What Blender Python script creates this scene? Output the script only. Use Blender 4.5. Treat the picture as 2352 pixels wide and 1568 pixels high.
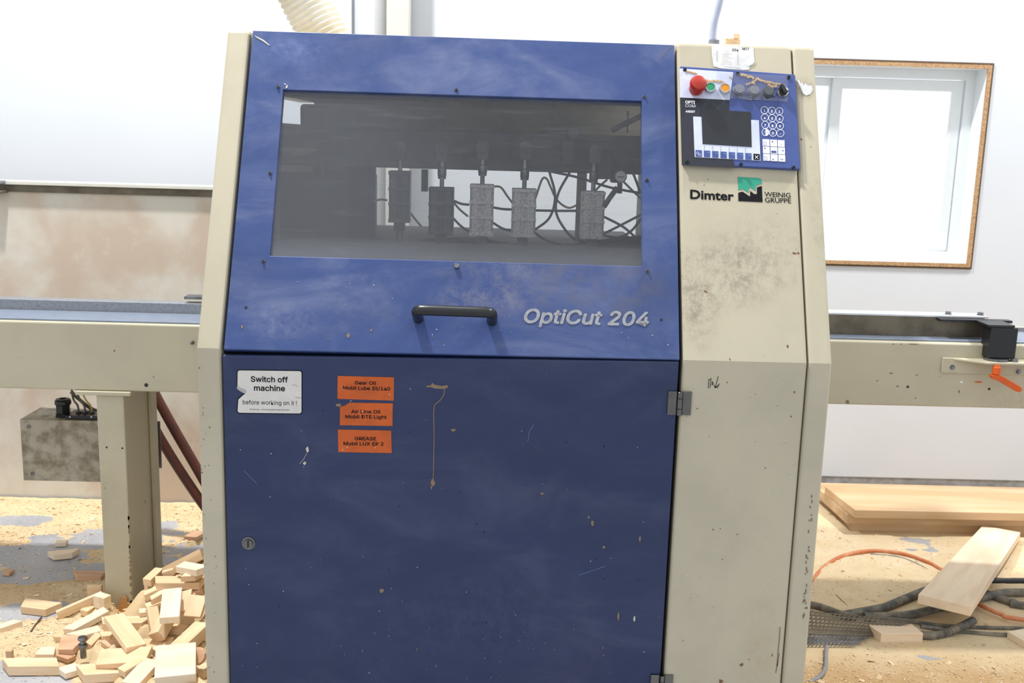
import bpy, math, random, os
from mathutils import Vector, Matrix, noise
random.seed(7)
C = bpy.context.scene.collection
for o in list(bpy.data.objects): bpy.data.objects.remove(o, do_unlink=True)
V = Vector
# ------------------------------------------------------------------ camera
F_PX, PITCH, YAW, ROLL = 2400.0, .19, .017, .0282
CAM = V((0, -2.3, 1.46))
cy, sy, cp, sp = math.cos(YAW), math.sin(YAW), math.cos(PITCH), math.sin(PITCH)
FW = V((sy*cp, cy*cp, -sp)); R0 = V((cy, -sy, 0)); U0 = R0.cross(FW)
RT = math.cos(ROLL)*R0 + math.sin(ROLL)*U0
UP = -math.sin(ROLL)*R0 + math.cos(ROLL)*U0
cd = bpy.data.cameras.new('camera'); cam = bpy.data.objects.new('camera', cd); C.objects.link(cam)
cd.sensor_width = 36; cd.lens = F_PX/2352*36; cd.clip_start = .05; cd.clip_end = 200
cam.matrix_world = Matrix(((RT.x, UP.x, -FW.x, CAM.x), (RT.y, UP.y, -FW.y, CAM.y), (RT.z, UP.z, -FW.z, CAM.z), (0, 0, 0, 1)))
bpy.context.scene.camera = cam
cd.dof.use_dof = True; cd.dof.focus_distance = 2.45; cd.dof.aperture_fstop = 7.0
# ------------------------------------------------------------------ light
w = bpy.data.worlds.new('world'); bpy.context.scene.world = w; w.use_nodes = True
bg = w.node_tree.nodes['Background']; bg.inputs[0].default_value = (.94, .97, 1, 1); bg.inputs[1].default_value = 1.0
for lp, en, tgt in (((-1.35, .66, 5.0), 245, (-.3, .6, .8)), ((2.9, 1.05, 4.8), 150, (1.6, .9, .5))):
    ld = bpy.data.lights.new('ceiling_lamp', 'AREA'); ld.shape = 'DISK'; ld.size = .24; ld.energy = en; ld.color = (1, .985, .96)
    lo = bpy.data.objects.new('ceiling_lamp', ld); C.objects.link(lo); lo.location = lp
    lo.rotation_euler = (V(tgt) - lo.location).to_track_quat('-Z', 'Y').to_euler()
vs = bpy.context.scene.view_settings
vs.view_transform = 'Standard'; vs.look = 'None'; vs.gamma = 1; vs.use_curve_mapping = False; vs.exposure = .15

# ------------------------------------------------------------------ projection from measured picture points to real planes
def ray(x, y): return FW + (x-1176)/F_PX*RT + (784-y)/F_PX*UP
def onP(x, y, p, n):
    d = ray(x, y); return CAM + d*((p-CAM).dot(n)/d.dot(n))
def onY(x, y, Y): return onP(x, y, V((0, Y, 0)), V((0, 1, 0)))
def onZ(x, y, Z): return onP(x, y, V((0, 0, Z)), V((0, 0, 1)))
ZB, YT, ZT = .985, .34, 1.706                    # bend height, top edge
TL = math.hypot(YT, ZT-ZB)
NU = V((0, -(ZT-ZB)/TL, YT/TL)); TU = V((0, YT/TL, (ZT-ZB)/TL))
def up(x, y, off=0): return onP(x, y, V((0, 0, ZB))+NU*off, NU)       # tilted upper front
def lw(x, y, off=0): return onY(x, y, -off)                          # upright lower front
LWN = V((0, -1, 0))

# ------------------------------------------------------------------ materials
def lin(c):
    r = []
    for v in c:
        v /= 255.0
        r.append(v/12.92 if v <= .04045 else ((v+.055)/1.055)**2.4)
    return (*r, 1)
class NT:
    def __init__(s, name):
        s.m = bpy.data.materials.new(name); s.m.use_nodes = True; s.t = s.m.node_tree; s.n = s.t.nodes
        s.b = s.n['Principled BSDF']; s.out = s.n['Material Output']
        s.co = s.add('ShaderNodeTexCoord').outputs['Object']; s.wp = s.add('ShaderNodeNewGeometry').outputs['Position']
    def add(s, k, **kw):
        n = s.n.new(k)
        for a, v in kw.items(): setattr(n, a, v)
        return n
    def link(s, a, b): s.t.links.new(a, b)
    def noise(s, scale, detail=4, rough=.6, vec=None, stretch=None, dist=0):
        n = s.add('ShaderNodeTexNoise'); n.inputs['Scale'].default_value = scale; n.inputs['Detail'].default_value = detail
        n.inputs['Roughness'].default_value = rough; n.inputs['Distortion'].default_value = dist
        v = vec or s.co
        if stretch:
            mp = s.add('ShaderNodeMapping'); mp.inputs['Scale'].default_value = stretch; s.link(v, mp.inputs[0]); v = mp.outputs[0]
        s.link(v, n.inputs['Vector']); return n.outputs['Fac']
    def ramp(s, f, a, b, lo=0., hi=1.):
        n = s.add('ShaderNodeMapRange', interpolation_type='SMOOTHSTEP'); n.inputs[1].default_value = a; n.inputs[2].default_value = b
        n.inputs[3].default_value = lo; n.inputs[4].default_value = hi; s.link(f, n.inputs[0]); return n.outputs[0]
    def mix(s, f, a, b):
        n = s.add('ShaderNodeMix', data_type='RGBA')
        for sock, v in ((n.inputs[0], f), (n.inputs[6], a), (n.inputs[7], b)):
            if isinstance(v, (tuple, float, int)): sock.default_value = v
            else: s.link(v, sock)
        return n.outputs[2]
    def math(s, op, a, b=None):
        n = s.add('ShaderNodeMath', operation=op, use_clamp=False)
        for i, v in enumerate((a, b)):
            if v is None: continue
            if isinstance(v, (float, int)): n.inputs[i].default_value = v
            else: s.link(v, n.inputs[i])
        return n.outputs[0]
    def blob(s, c, r):                                # soft ellipsoid mask (nothing in the scene moves)
        mp = s.add('ShaderNodeMapping'); mp.vector_type = 'POINT'
        mp.inputs['Scale'].default_value = tuple(1/x for x in r); mp.inputs['Location'].default_value = tuple(-a/x for a, x in zip(c, r))
        s.link(s.wp, mp.inputs[0]); l = s.add('ShaderNodeVectorMath', operation='LENGTH'); s.link(mp.outputs[0], l.inputs[0])
        return s.ramp(l.outputs['Value'], 1.0, .3)
    def color(s, c):
        if isinstance(c, tuple): s.b.inputs['Base Color'].default_value = c
        else: s.link(c, s.b.inputs['Base Color'])
    def fin(s, rough=.5, metal=0., spec=.5, bump=None, bs=.2, bd=.002):
        if isinstance(rough, float): s.b.inputs['Roughness'].default_value = rough
        else: s.link(rough, s.b.inputs['Roughness'])
        s.b.inputs['Metallic'].default_value = metal; s.b.inputs['Specular IOR Level'].default_value = spec
        if bump is not None:
            n = s.add('ShaderNodeBump'); n.inputs['Strength'].default_value = bs; n.inputs['Distance'].default_value = bd
            s.link(bump, n.inputs['Height']); s.link(n.outputs[0], s.b.inputs['Normal'])
        return s.m
def plain(name, c, rough=.5, metal=0., spec=.5, var=.12, sc=30, c2=None, bs=0.1):
    t = NT(name); a = lin(c); b = lin(c2) if c2 else tuple(x*(1-var) for x in a[:3])+(1,)
    f = t.noise(sc); t.color(t.mix(t.ramp(f, .35, .7), a, b)); return t.fin(rough, metal, spec, f, bs, .001)

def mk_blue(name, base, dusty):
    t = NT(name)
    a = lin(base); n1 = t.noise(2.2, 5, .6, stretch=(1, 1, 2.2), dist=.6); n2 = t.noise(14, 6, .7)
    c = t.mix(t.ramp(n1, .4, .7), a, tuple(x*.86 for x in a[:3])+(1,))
    # chalky wiped dust
    d = t.math('MULTIPLY', t.ramp(t.noise(4.0, 7, .65, stretch=(.8, 1, 1.6), dist=.7), .40, .85), dusty)
    c = t.mix(d, c, lin((150, 155, 175)))
    # grime specks and rusty stains
    sp_ = t.math('MULTIPLY', t.ramp(t.noise(260, 2, .5), .70, .76), t.ramp(n2, .45, .7))
    c = t.mix(t.math('MULTIPLY', sp_, .55), c, lin((170, 165, 155)))
    for (cx, cz, rx, rz, cc, k) in ([(.22, 1.14, .24, .10, (92, 88, 92), .55), (.0, 1.165, .2, .035, (120, 118, 125), .45), (.33, 1.10, .10, .12, (70, 75, 98), .5),
                                     (-.02, 1.105, .17, .055, (128, 124, 132), .55), (-.48, 1.05, .12, .06, (118, 124, 150), .5), (-.5, 1.66, .14, .05, (120, 135, 180), .4)] if dusty > .2 else
                                    [(-.36, .80, .08, .03, (55, 52, 70), .5), (.1, .80, .3, .10, (44, 52, 82), .6), (0, .35, .4, .15, (66, 76, 110), .35)]):
        bl = t.math('MULTIPLY', t.blob((cx, .1, cz), (rx, .6, rz)), t.ramp(t.noise(26, 8, .8, dist=.2), .36, .72))
        c = t.mix(t.math('MULTIPLY', bl, k), c, lin(cc))
    t.color(c)
    return t.fin(t.ramp(n2, .3, .7, .33, .5), 0., .38, t.noise(900, 2, .5), .12, .0004)
BLUE_U = mk_blue('blue_enamel_lit_door', (50, 70, 120), .34)  # same paint on both doors; base lightened for the light on the tilt
BLUE_L = mk_blue('blue_enamel_shaded_door', (34, 46, 82), .10)  # base darkened to carry the shade on the upright door
def mk_beige(name, base=(180, 172, 150), stains=(), rust=True, tex=True):
    t = NT(name); a = lin(base)
    n1 = t.noise(3.5, 5, .6, dist=.4); c = t.mix(t.ramp(n1, .35, .75), a, tuple(x*.87 for x in a[:3])+(1,))
    fine = t.noise(60, 5, .75)
    c = t.mix(t.math('MULTIPLY', t.ramp(fine, .6, .75), .25), c, lin((140, 130, 108)))
    for (ct, r, cc, k) in stains:
        bl = t.math('MULTIPLY', t.blob(ct, r), t.ramp(t.noise(38, 8, .85, stretch=(1, 1, .7), dist=.15), .38, .74))
        c = t.mix(t.math('MULTIPLY', bl, k), c, lin(cc))
    if rust:
        m = t.ramp(t.noise(42, 2, .4), .75, .78); c = t.mix(m, c, lin((110, 78, 50)))
    t.color(c)
    return t.fin(.48, 0., .4, t.noise(420, 3, .6) if tex else None, .18, .0008)
BEIGE = mk_beige('beige_textured_paint')
BEIGE_CAB = mk_beige('beige_paint_handled', stains=[((.50, .07, 1.17), (.17, .5, .12), (112, 102, 90), .75), ((.62, .07, 1.21), (.14, .5, .13), (122, 113, 100), .65),
                                                    ((.46, .03, 1.08), (.06, .5, .10), (110, 98, 84), .7), ((.60, .12, 1.385), (.16, .5, .03), (150, 142, 124), .5),
                                                    ((.65, .03, .3), (.06, .5, .2), (165, 140, 95), .4), ((.62, .2, 1.62), (.06, .4, .04), (190, 150, 120), .4)])
BEIGE_SIDE = mk_beige('beige_paint_side', stains=[((.735, .28, 1.60), (.035, .5, .035), (70, 60, 52), .9), ((.75, .2, 1.3), (.03, .5, .2), (140, 130, 110), .5)])
BEIGE_CONV = mk_beige('beige_conveyor_paint', (184, 177, 154), stains=[((1.64, .9, .84), (.15, .4, .06), (110, 100, 84), .6), ((1.6, .9, .74), (.22, .4, .10), (140, 124, 98), .5), ((-1.2, .9, .3), (.15, .5, .35), (150, 138, 112), .4)], tex=False)
DARKGAP = plain('dark_gap_backing', (22, 21, 20), .7, spec=.2)  # near-black for the bars added to keep the door gaps dark
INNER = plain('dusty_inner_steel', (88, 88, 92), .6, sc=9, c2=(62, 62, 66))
INNER_LIT = plain('dusty_lit_inner_cover', (150, 144, 132), .6, sc=6, c2=(105, 100, 92))  # paler inner metal, the light on the cover put into its colour
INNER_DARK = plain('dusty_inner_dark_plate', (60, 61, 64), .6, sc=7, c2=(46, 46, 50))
BLACKPL = plain('black_plastic', (24, 25, 28), .35, sc=60)
INK = plain('black_ink', (24, 24, 29), .75, spec=.12, var=.25, sc=200)
BLACKPR = plain('black_print', (30, 34, 46), .4)
WHITEPR = plain('white_print', (222, 224, 232), .4)
LAVPR = plain('pale_panel_print', (196, 202, 224), .35, sc=20)
BLUEPR = plain('blue_panel_print', (60, 78, 138), .35, sc=14)
GREENPR = plain('green_print', (40, 150, 122), .45)
SILVPR = plain('silver_lettering', (146, 148, 154), .45, var=.3, sc=90)
SCREEN = plain('dark_display_glass', (34, 37, 44), .25, sc=8)
STICK = plain('white_sticker', (205, 202, 196), .4, var=.08)
PAPER = plain('worn_paper', (206, 206, 206), .75, var=.15, sc=45, bs=.5)
ORANGE_ST = plain('orange_sticker', (192, 84, 8), .5, var=.2, sc=24)
ORANGE = plain('orange_plastic', (206, 86, 12), .35)
RED = plain('red_plastic', (168, 42, 27), .35)
GREEN = plain('green_plastic', (28, 140, 92), .35)
AMBER = plain('amber_plastic', (214, 138, 28), .35)
GREYB = plain('grey_plastic_button', (112, 116, 126), .4)
GREYD = plain('dark_grey_plastic_button', (74, 78, 84), .4)
CHROME = plain('polished_steel', (196, 196, 196), .18, 1.0, sc=40)
DCHROME = plain('darkened_polished_steel', (112, 112, 108), .2, 1.0, sc=40)
STEEL = plain('plain_steel', (136, 138, 142), .38, 1.0, sc=25, c2=(96, 96, 98))
GALV = plain('galvanised_steel', (150, 153, 158), .42, .6, sc=110, c2=(132, 136, 142)); FLANGE_GLINT = plain('glinting_flange', (214, 216, 220), .35, .3)  # flange base made pale to paint in its bright reflection
RUSTY = plain('oily_brown_steel', (112, 104, 88), .42, .35, sc=9, c2=(78, 70, 58))
TRACK = plain('blue_grey_track', (128, 138, 156), .3, .2, sc=30)
RUST = plain('rust_and_glue', (128, 108, 88), .8, sc=90)
CHIPW = plain('bare_chip', (190, 184, 170), .7)
BOXM = plain('dirty_beige_box', (174, 168, 152), .6, sc=22, c2=(124, 114, 94))
REDHOSE = plain('dark_red_hose', (92, 46, 36), .5, sc=12, c2=(66, 42, 34))
HOSE_O = plain('orange_air_hose', (196, 112, 66), .5, c2=(214, 150, 110), sc=14)
CABLE_B = plain('dusty_black_rubber', (78, 78, 76), .7, c2=(132, 124, 108), sc=26)
CABLE_G = plain('grey_cable_jacket', (134, 134, 136), .6)
CABLE_Y = plain('yellow_wire', (200, 162, 60), .5)
BLUEHOSE = plain('blue_black_hose', (60, 70, 84), .5)
OCHRE = plain('ochre_hose', (150, 140, 100), .5)
CREAM = plain('cream_duct_plastic', (212, 207, 194), .35, sc=9, c2=(196, 182, 154))
CLEARPIPE = plain('pale_blue_grey_pipe', (168, 176, 200), .25)
WALLM = plain('white_wall_paint', (206, 210, 216), .7, var=.03, sc=2, bs=.02)
TRIMW = plain('white_trim_paint', (204, 206, 208), .55, var=.04)
OFFW = plain('off_white_column_paint', (204, 202, 194), .6, var=.05)
VINYL = plain('white_vinyl', (230, 236, 240), .35, var=.02)
CONC = plain('grey_concrete_kerb', (158, 156, 154), .8, sc=18, c2=(128, 124, 118))
CASING = plain('particle_board_edge', (190, 156, 116), .8, sc=220, c2=(140, 104, 70), bs=.4)
CASDARK = plain('dark_board_edge', (92, 72, 54), .8)
def mk_panelwall():
    t = NT('stained_beige_board'); n = t.noise(2.6, 6, .55, dist=.2)
    c = t.mix(t.ramp(n, .42, .62), lin((206, 202, 192)), lin((190, 174, 158)))
    c = t.mix(t.math('MULTIPLY', t.ramp(t.noise(7, 5, .7, dist=.5), .56, .7), .35), c, lin((214, 212, 204)))
    t.color(c); return t.fin(.75, 0., .3)
PANELW = mk_panelwall()
def mk_wood(name, a, b, grain=1., dark=(176, 128, 78), kn=.10):
    t = NT(name); oi = t.add('ShaderNodeObjectInfo').outputs['Random']
    add = t.add('ShaderNodeVectorMath', operation='ADD'); t.link(t.co, add.inputs[0]); cb = t.add('ShaderNodeCombineXYZ')
    for i in range(3): t.link(t.math('MULTIPLY', oi, 7.3+i*3), cb.inputs[i])
    t.link(cb.outputs[0], add.inputs[1]); v = add.outputs[0]
    g = t.noise(22*grain, 3, .55, vec=v, stretch=(.12, 1, 1.6), dist=.4)
    c = t.mix(t.ramp(g, .35, .65), lin(a), lin(b))
    c = t.mix(t.math('MULTIPLY', t.ramp(t.noise(3.0, 2, .5, vec=v), .62, .72), kn*4), c, lin(dark))
    c = t.mix(t.math('MULTIPLY', t.math('ABSOLUTE', t.math('SUBTRACT', oi, .5)), .5), c, lin((228, 190, 150)))
    t.color(c); return t.fin(.7, 0., .25, t.noise(300, 3, .6, vec=v, stretch=(.3, 1, 1)), .35, .0008)
WOOD = mk_wood('fresh_softwood', (228, 203, 170), (214, 184, 146))
WOODP = mk_wood('pale_planed_wood', (234, 219, 196), (222, 203, 176), kn=.0)
WOODO = mk_wood('weathered_board_wood', (198, 172, 140), (174, 144, 108), .5, (150, 108, 70))
BARK = mk_wood('reddish_bark_wood', (214, 176, 146), (186, 146, 116))
CHIPB = plain('chipboard', (196, 150, 96), .9, sc=300, c2=(142, 98, 56), bs=1.)
def mk_floor():
    t = NT('grey_painted_concrete'); n = t.noise(2.5, 6, .6)
    c = t.mix(t.ramp(n, .35, .7), lin((170, 171, 176)), lin((148, 150, 157)))
    c = t.mix(t.math('MULTIPLY', t.ramp(t.noise(120, 4, .7), .56, .66), .5), c, lin((232, 212, 176)))
    t.color(c); return t.fin(.5, 0., .45)
FLOORM = mk_floor()
def mk_dust(name, a, b, k=1., tan=False):
    t = NT(name); n = t.noise(6, 6, .65); f = t.noise(190, 5, .8)
    c = t.mix(t.ramp(n, .35, .7), lin(a), lin(b))
    if tan:                                            # coarser, browner dust heaped in the front
        sp_ = t.add('ShaderNodeSeparateXYZ'); t.link(t.wp, sp_.inputs[0]); c = t.mix(t.math('MULTIPLY', t.ramp(sp_.outputs[1], .62, .36), t.ramp(t.noise(9, 6, .7), .3, .6, .6, 1.)), c, lin((206, 168, 120)))
    c = t.mix(t.math('MULTIPLY', t.ramp(f, .56, .72), .5), c, lin((206, 168, 120)))
    c = t.mix(t.math('MULTIPLY', t.ramp(f, .44, .34), .5), c, lin((246, 228, 194)))
    t.color(c); return t.fin(.95, 0., .1, f, 1.0, .004*k)
DUST = mk_dust('sawdust', (238, 214, 174), (228, 200, 156)); DUSTR = mk_dust('sawdust_coarse', (244, 224, 188), (236, 210, 168), tan=True)
TAND = mk_dust('trapped_tan_dust', (214, 180, 136), (196, 158, 112))
def mk_glass():
    t = NT('scratched_acrylic')
    tr = t.add('ShaderNodeBsdfTransparent'); tr.inputs[0].default_value = (.90, .91, .92, 1)
    di = t.add('ShaderNodeBsdfDiffuse'); gl = t.add('ShaderNodeBsdfGlossy'); gl.inputs['Roughness'].default_value = .12
    sep = t.add('ShaderNodeSeparateXYZ'); t.link(t.co, sep.inputs[0])
    left = t.ramp(sep.outputs[0], -.02, -.50)                         # heavier wear towards the left
    sc1 = t.ramp(t.noise(9, 9, .8, stretch=(.5, 1, 5), dist=.8), .5, .72)
    sc2 = t.ramp(t.noise(420, 2, .5), .70, .76)
    f = t.math('ADD', .055, t.math('MULTIPLY', left, .10))
    f = t.math('ADD', f, t.math('MULTIPLY', sc1, .09)); f = t.math('ADD', f, t.math('MULTIPLY', sc2, .3))
    edge = t.ramp(sep.outputs[2], 1.24, 1.17); f = t.math('ADD', f, t.math('MULTIPLY', edge, .25))
    di.inputs[0].default_value = lin((128, 130, 137))
    m1 = t.add('ShaderNodeMixShader'); t.link(f, m1.inputs[0]); t.link(tr.outputs[0], m1.inputs[1]); t.link(di.outputs[0], m1.inputs[2])
    m2 = t.add('ShaderNodeMixShader'); m2.inputs[0].default_value = .03; t.link(m1.outputs[0], m2.inputs[1]); t.link(gl.outputs[0], m2.inputs[2])
    t.link(m2.outputs[0], t.out.inputs[0]); return t.m
ACRYL = mk_glass()
def mk_clear(name, tint=(.97, .98, 1, 1), g=.06):
    t = NT(name); tr = t.add('ShaderNodeBsdfTransparent'); tr.inputs[0].default_value = tint
    gl = t.add('ShaderNodeBsdfGlossy'); gl.inputs['Roughness'].default_value = .08
    m = t.add('ShaderNodeMixShader'); m.inputs[0].default_value = g; t.link(tr.outputs[0], m.inputs[1]); t.link(gl.outputs[0], m.inputs[2])
    t.link(m.outputs[0], t.out.inputs[0]); return t.m
PANE = mk_clear('window_glass', (1, 1, 1, 1), .03); FILM = mk_clear('clear_plastic_film', (.93, .94, .96, 1), .12)

# ------------------------------------------------------------------ mesh builder
class MB:
    def __init__(s): s.v = []; s.f = []; s.m = []; s.mats = []
    def mi(s, mat):
        if mat not in s.mats: s.mats.append(mat)
        return s.mats.index(mat)
    def face(s, pts, mat):
        b = len(s.v); s.v += [V(p) for p in pts]; s.f.append(tuple(range(b, b+len(pts)))); s.m.append(s.mi(mat))
    def prism(s, pts, vec, mat):                      # polygon extruded by vec
        n = len(pts); b = len(s.v); pts = [V(p) for p in pts]; vec = V(vec)
        s.v += pts + [p+vec for p in pts]; k = s.mi(mat)
        nrm = V((0, 0, 0))
        for i in range(n): nrm += pts[i].cross(pts[(i+1) % n])
        flip = nrm.dot(vec) > 0
        fs = [tuple(range(b, b+n)), tuple(range(b+2*n-1, b+n-1, -1))] + [(b+i, b+n+i, b+n+(i+1) % n, b+(i+1) % n) for i in range(n)]
        for f in fs: s.f.append(tuple(reversed(f)) if flip else f); s.m.append(k)
        return s
    def ring(s, outer, inner, vec, mat):              # frame: outer and inner loops of equal count
        n = len(outer); b = len(s.v); vec = V(vec); k = s.mi(mat)
        s.v += [V(p) for p in outer] + [V(p) for p in inner] + [V(p)+vec for p in outer] + [V(p)+vec for p in inner]
        for i in range(n):
            j = (i+1) % n
            for f in ((b+i, b+j, b+n+j, b+n+i), (b+2*n+i, b+3*n+i, b+3*n+j, b+2*n+j), (b+i, b+2*n+i, b+2*n+j, b+j), (b+n+i, b+n+j, b+3*n+j, b+3*n+i)):
                s.f.append(f); s.m.append(k)
        return s
    def box(s, lo, hi, mat):
        x0, y0, z0 = lo; x1, y1, z1 = hi
        return s.prism([(x0, y0, z0), (x1, y0, z0), (x1, y1, z0), (x0, y1, z0)], (0, 0, z1-z0), mat)
    def lathe(s, p, axis, prof, mat, n=24):           # prof: (distance along axis, radius)
        axis = V(axis).normalized(); a = axis.orthogonal().normalized(); c = axis.cross(a); b = len(s.v); k = s.mi(mat)
        for h, r in prof:
            for i in range(n):
                t = 2*math.pi*i/n; s.v.append(V(p)+axis*h+(a*math.cos(t)+c*math.sin(t))*max(r, 1e-5))
        for q in range(len(prof)-1):
            for i in range(n):
                j = (i+1) % n; s.f.append((b+q*n+i, b+q*n+j, b+(q+1)*n+j, b+(q+1)*n+i)); s.m.append(k)
        s.f.append(tuple(reversed(range(b, b+n)))); s.m.append(k)
        s.f.append(tuple(range(b+(len(prof)-1)*n, b+len(prof)*n))); s.m.append(k)
        return s
    def cyl(s, p, q, r, mat, n=20, r2=None):
        d = V(q)-V(p); return s.lathe(p, d, [(0, r), (d.length, r if r2 is None else r2)], mat, n)
    def tube(s, pts, r, mat, n=10, sub=6, rib=0, pitch=.01):
        P = catmull([V(p) for p in pts], sub); b = len(s.v); k = s.mi(mat); a = None; L = 0
        for i, p in enumerate(P):
            t = (P[min(i+1, len(P)-1)]-P[max(i-1, 0)]).normalized()
            a = (t.orthogonal() if a is None else a-t*a.dot(t)).normalized(); c = t.cross(a)
            if i: L += (p-P[i-1]).length
            rr = r*(1+rib*math.sin(2*math.pi*L/pitch)) if rib else r
            for j in range(n): s.v.append(p+(a*math.cos(2*math.pi*j/n)+c*math.sin(2*math.pi*j/n))*rr)
        for i in range(len(P)-1):
            for j in range(n):
                q = (j+1) % n; s.f.append((b+i*n+j, b+i*n+q, b+(i+1)*n+q, b+(i+1)*n+j)); s.m.append(k)
        s.f.append(tuple(reversed(range(b, b+n)))); s.m.append(k)
        s.f.append(tuple(range(b+(len(P)-1)*n, b+len(P)*n))); s.m.append(k)
        return s
    def build(s, name, parent=None, smooth=False, bevel=0, seg=2, loc=None):
        root = parent
        while root is not None and root.parent: root = root.parent
        off = V(root.location) if root is not None else V(loc) if loc is not None else V((0, 0, 0))
        me = bpy.data.meshes.new(name); me.from_pydata([v-off for v in s.v], [], s.f)
        for m in s.mats: me.materials.append(m)
        me.polygons.foreach_set('material_index', s.m); me.update()
        if smooth:
            me.polygons.foreach_set('use_smooth', [True]*len(me.polygons)); me.set_sharp_from_angle(angle=math.radians(40))
        o = bpy.data.objects.new(name, me); C.objects.link(o)
        if parent is not None: o.parent = parent
        else: o.location = off
        if bevel:
            b = o.modifiers.new('bevel', 'BEVEL'); b.width = bevel; b.segments = seg; b.limit_method = 'ANGLE'; b.angle_limit = math.radians(35); b.harden_normals = False
        return o
def catmull(P, sub):
    if sub <= 1 or len(P) < 3:
        return P
    Q = [P[0]*2-P[1]] + P + [P[-1]*2-P[-2]]; out = []
    for i in range(1, len(Q)-2):
        a, b, c, d = Q[i-1:i+3]
        for k in range(sub):
            t = k/sub; out.append(.5*((2*b)+(c-a)*t+(2*a-5*b+4*c-d)*t*t+(3*b-a-3*c+d)*t**3))
    out.append(P[-1]); return out
def empty(name, loc, label, cat, group=None):
    o = bpy.data.objects.new(name, None); C.objects.link(o); o.location = loc; o.empty_display_size = .1
    return tag(o, label, cat, group)
def tag(o, label, cat=None, group=None, kind=None):
    if label: o['label'] = label
    if cat: o['category'] = cat
    if group: o['group'] = group
    if kind: o['kind'] = kind
    return o
def struct(o): o['kind'] = 'structure'; return o

try: GROT = bpy.data.fonts.load(os.path.join(bpy.utils.system_resource('DATAFILES'), 'fonts', 'Inter.woff2'))   # lettering face shipped inside Blender
except Exception: GROT = None
CAPH = {}
def cap_height(f):
    cu = bpy.data.curves.new('lettering', 'FONT'); cu.body = 'H'; cu.size = 1
    if f: cu.font = f
    ob = bpy.data.objects.new('lettering', cu); C.objects.link(ob); me = bpy.data.meshes.new_from_object(ob.evaluated_get(bpy.context.evaluated_depsgraph_get()))
    h = max(v.co.y for v in me.vertices); bpy.data.objects.remove(ob, do_unlink=True); bpy.data.curves.remove(cu); bpy.data.meshes.remove(me); return h
CAPH['b'] = cap_height(None); CAPH['g'] = cap_height(GROT) if GROT else 0
def text(mb, s, a, b, cap, mat, pj, nrm, off=.0012, bold=0., shear=0., th=.0004, spacing=1., grot=True):
    """lettering between two measured baseline points; cap = capital height in metres"""
    cu = bpy.data.curves.new('lettering', 'FONT'); cu.body = s; cu.size = 1; cu.shear = shear; cu.resolution_u = 3; cu.space_character = spacing
    if grot and GROT: cu.font = GROT
    ob = bpy.data.objects.new('lettering', cu); C.objects.link(ob); dg = bpy.context.evaluated_depsgraph_get()
    me = bpy.data.meshes.new_from_object(ob.evaluated_get(dg)); bpy.data.objects.remove(ob, do_unlink=True); bpy.data.curves.remove(cu)
    xs = [v.co.x for v in me.vertices]; x0, x1 = min(xs), max(xs); caph = CAPH['g' if grot and GROT else 'b']
    A, B = pj(*a, off), pj(*b, off); X = (B-A); Lx = X.length; X.normalize(); Y = nrm.cross(X).normalized()
    if Y.z < 0: Y = -Y
    sy_ = cap/caph; base = len(mb.v); k = mb.mi(mat)
    w_ = bold*sy_*1.15; sh = [(0, 0)] if not bold else [(w_*math.cos(q*math.pi/4), w_*math.sin(q*math.pi/4)) for q in range(8)]
    for q, (dx, dy) in enumerate(sh):                  # heavier weight = the same outline laid down again, a hair apart
        base = len(mb.v); sc_ = 1-2*w_/Lx
        for v in me.vertices: mb.v.append(A + X*(w_+(v.co.x-x0)/(x1-x0)*Lx*sc_+dx) + Y*(v.co.y*sy_+dy) + nrm*q*.00001)
        for p in me.polygons: mb.f.append(tuple(base+i for i in p.vertices)); mb.m.append(k)
    bpy.data.meshes.remove(me)
def decal(mb, px, pj, nrm, mat, off=.001, th=.0006):
    return mb.prism([pj(x, y, off-th) for x, y in px], nrm*th, mat)
def stroke(mb, px, pj, nrm, mat, wd, off=.001):
    P = [pj(x, y, off) for x, y in px]
    for i in range(len(P)-1):
        d = (P[i+1]-P[i]).normalized(); n = nrm.cross(d)*wd*.5
        mb.face([P[i]-n, P[i+1]-n, P[i+1]+n, P[i]+n], mat)
def ngon(cx, cy_, rx, ry=None, n=20, a0=0): return [(cx+rx*math.cos(a0+2*math.pi*i/n), cy_+(ry or rx)*math.sin(a0+2*math.pi*i/n)) for i in range(n)]
def blotch(cx, cy_, rx, ry, n=11, j=.45):
    return [(cx+rx*(1-j*random.random())*math.cos(2*math.pi*i/n), cy_+ry*(1-j*random.random())*math.sin(2*math.pi*i/n)) for i in range(n)]

# ================================================================== SETTING
WY = 2.13
b = MB(); b.box((-7, -7, -.12), (7, WY+.3, 0), FLOORM); struct(b.build('floor'))
# back wall with window opening
wx0, wx1 = .95, onY(2250, 380, WY).x; wz0, wz1 = .985, 1.815
b = MB()
wl = onY(1930, 300, WY).x
for lo, hi in (((-7, WY, .035), (wx0, WY+.16, 5)), ((wx1, WY, .035), (7, WY+.16, 5)), ((wx0, WY, .035), (wx1, WY+.16, wz0)), ((wx0, WY, wz1), (wx1, WY+.16, 5))): b.box(lo, hi, WALLM)
wb = struct(b.build('wall_back'))
b = MB(); b.box((-7, WY+.003, 0), (7, WY+.155, .0345), CONC); struct(b.build('baseboard_back'))
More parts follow.
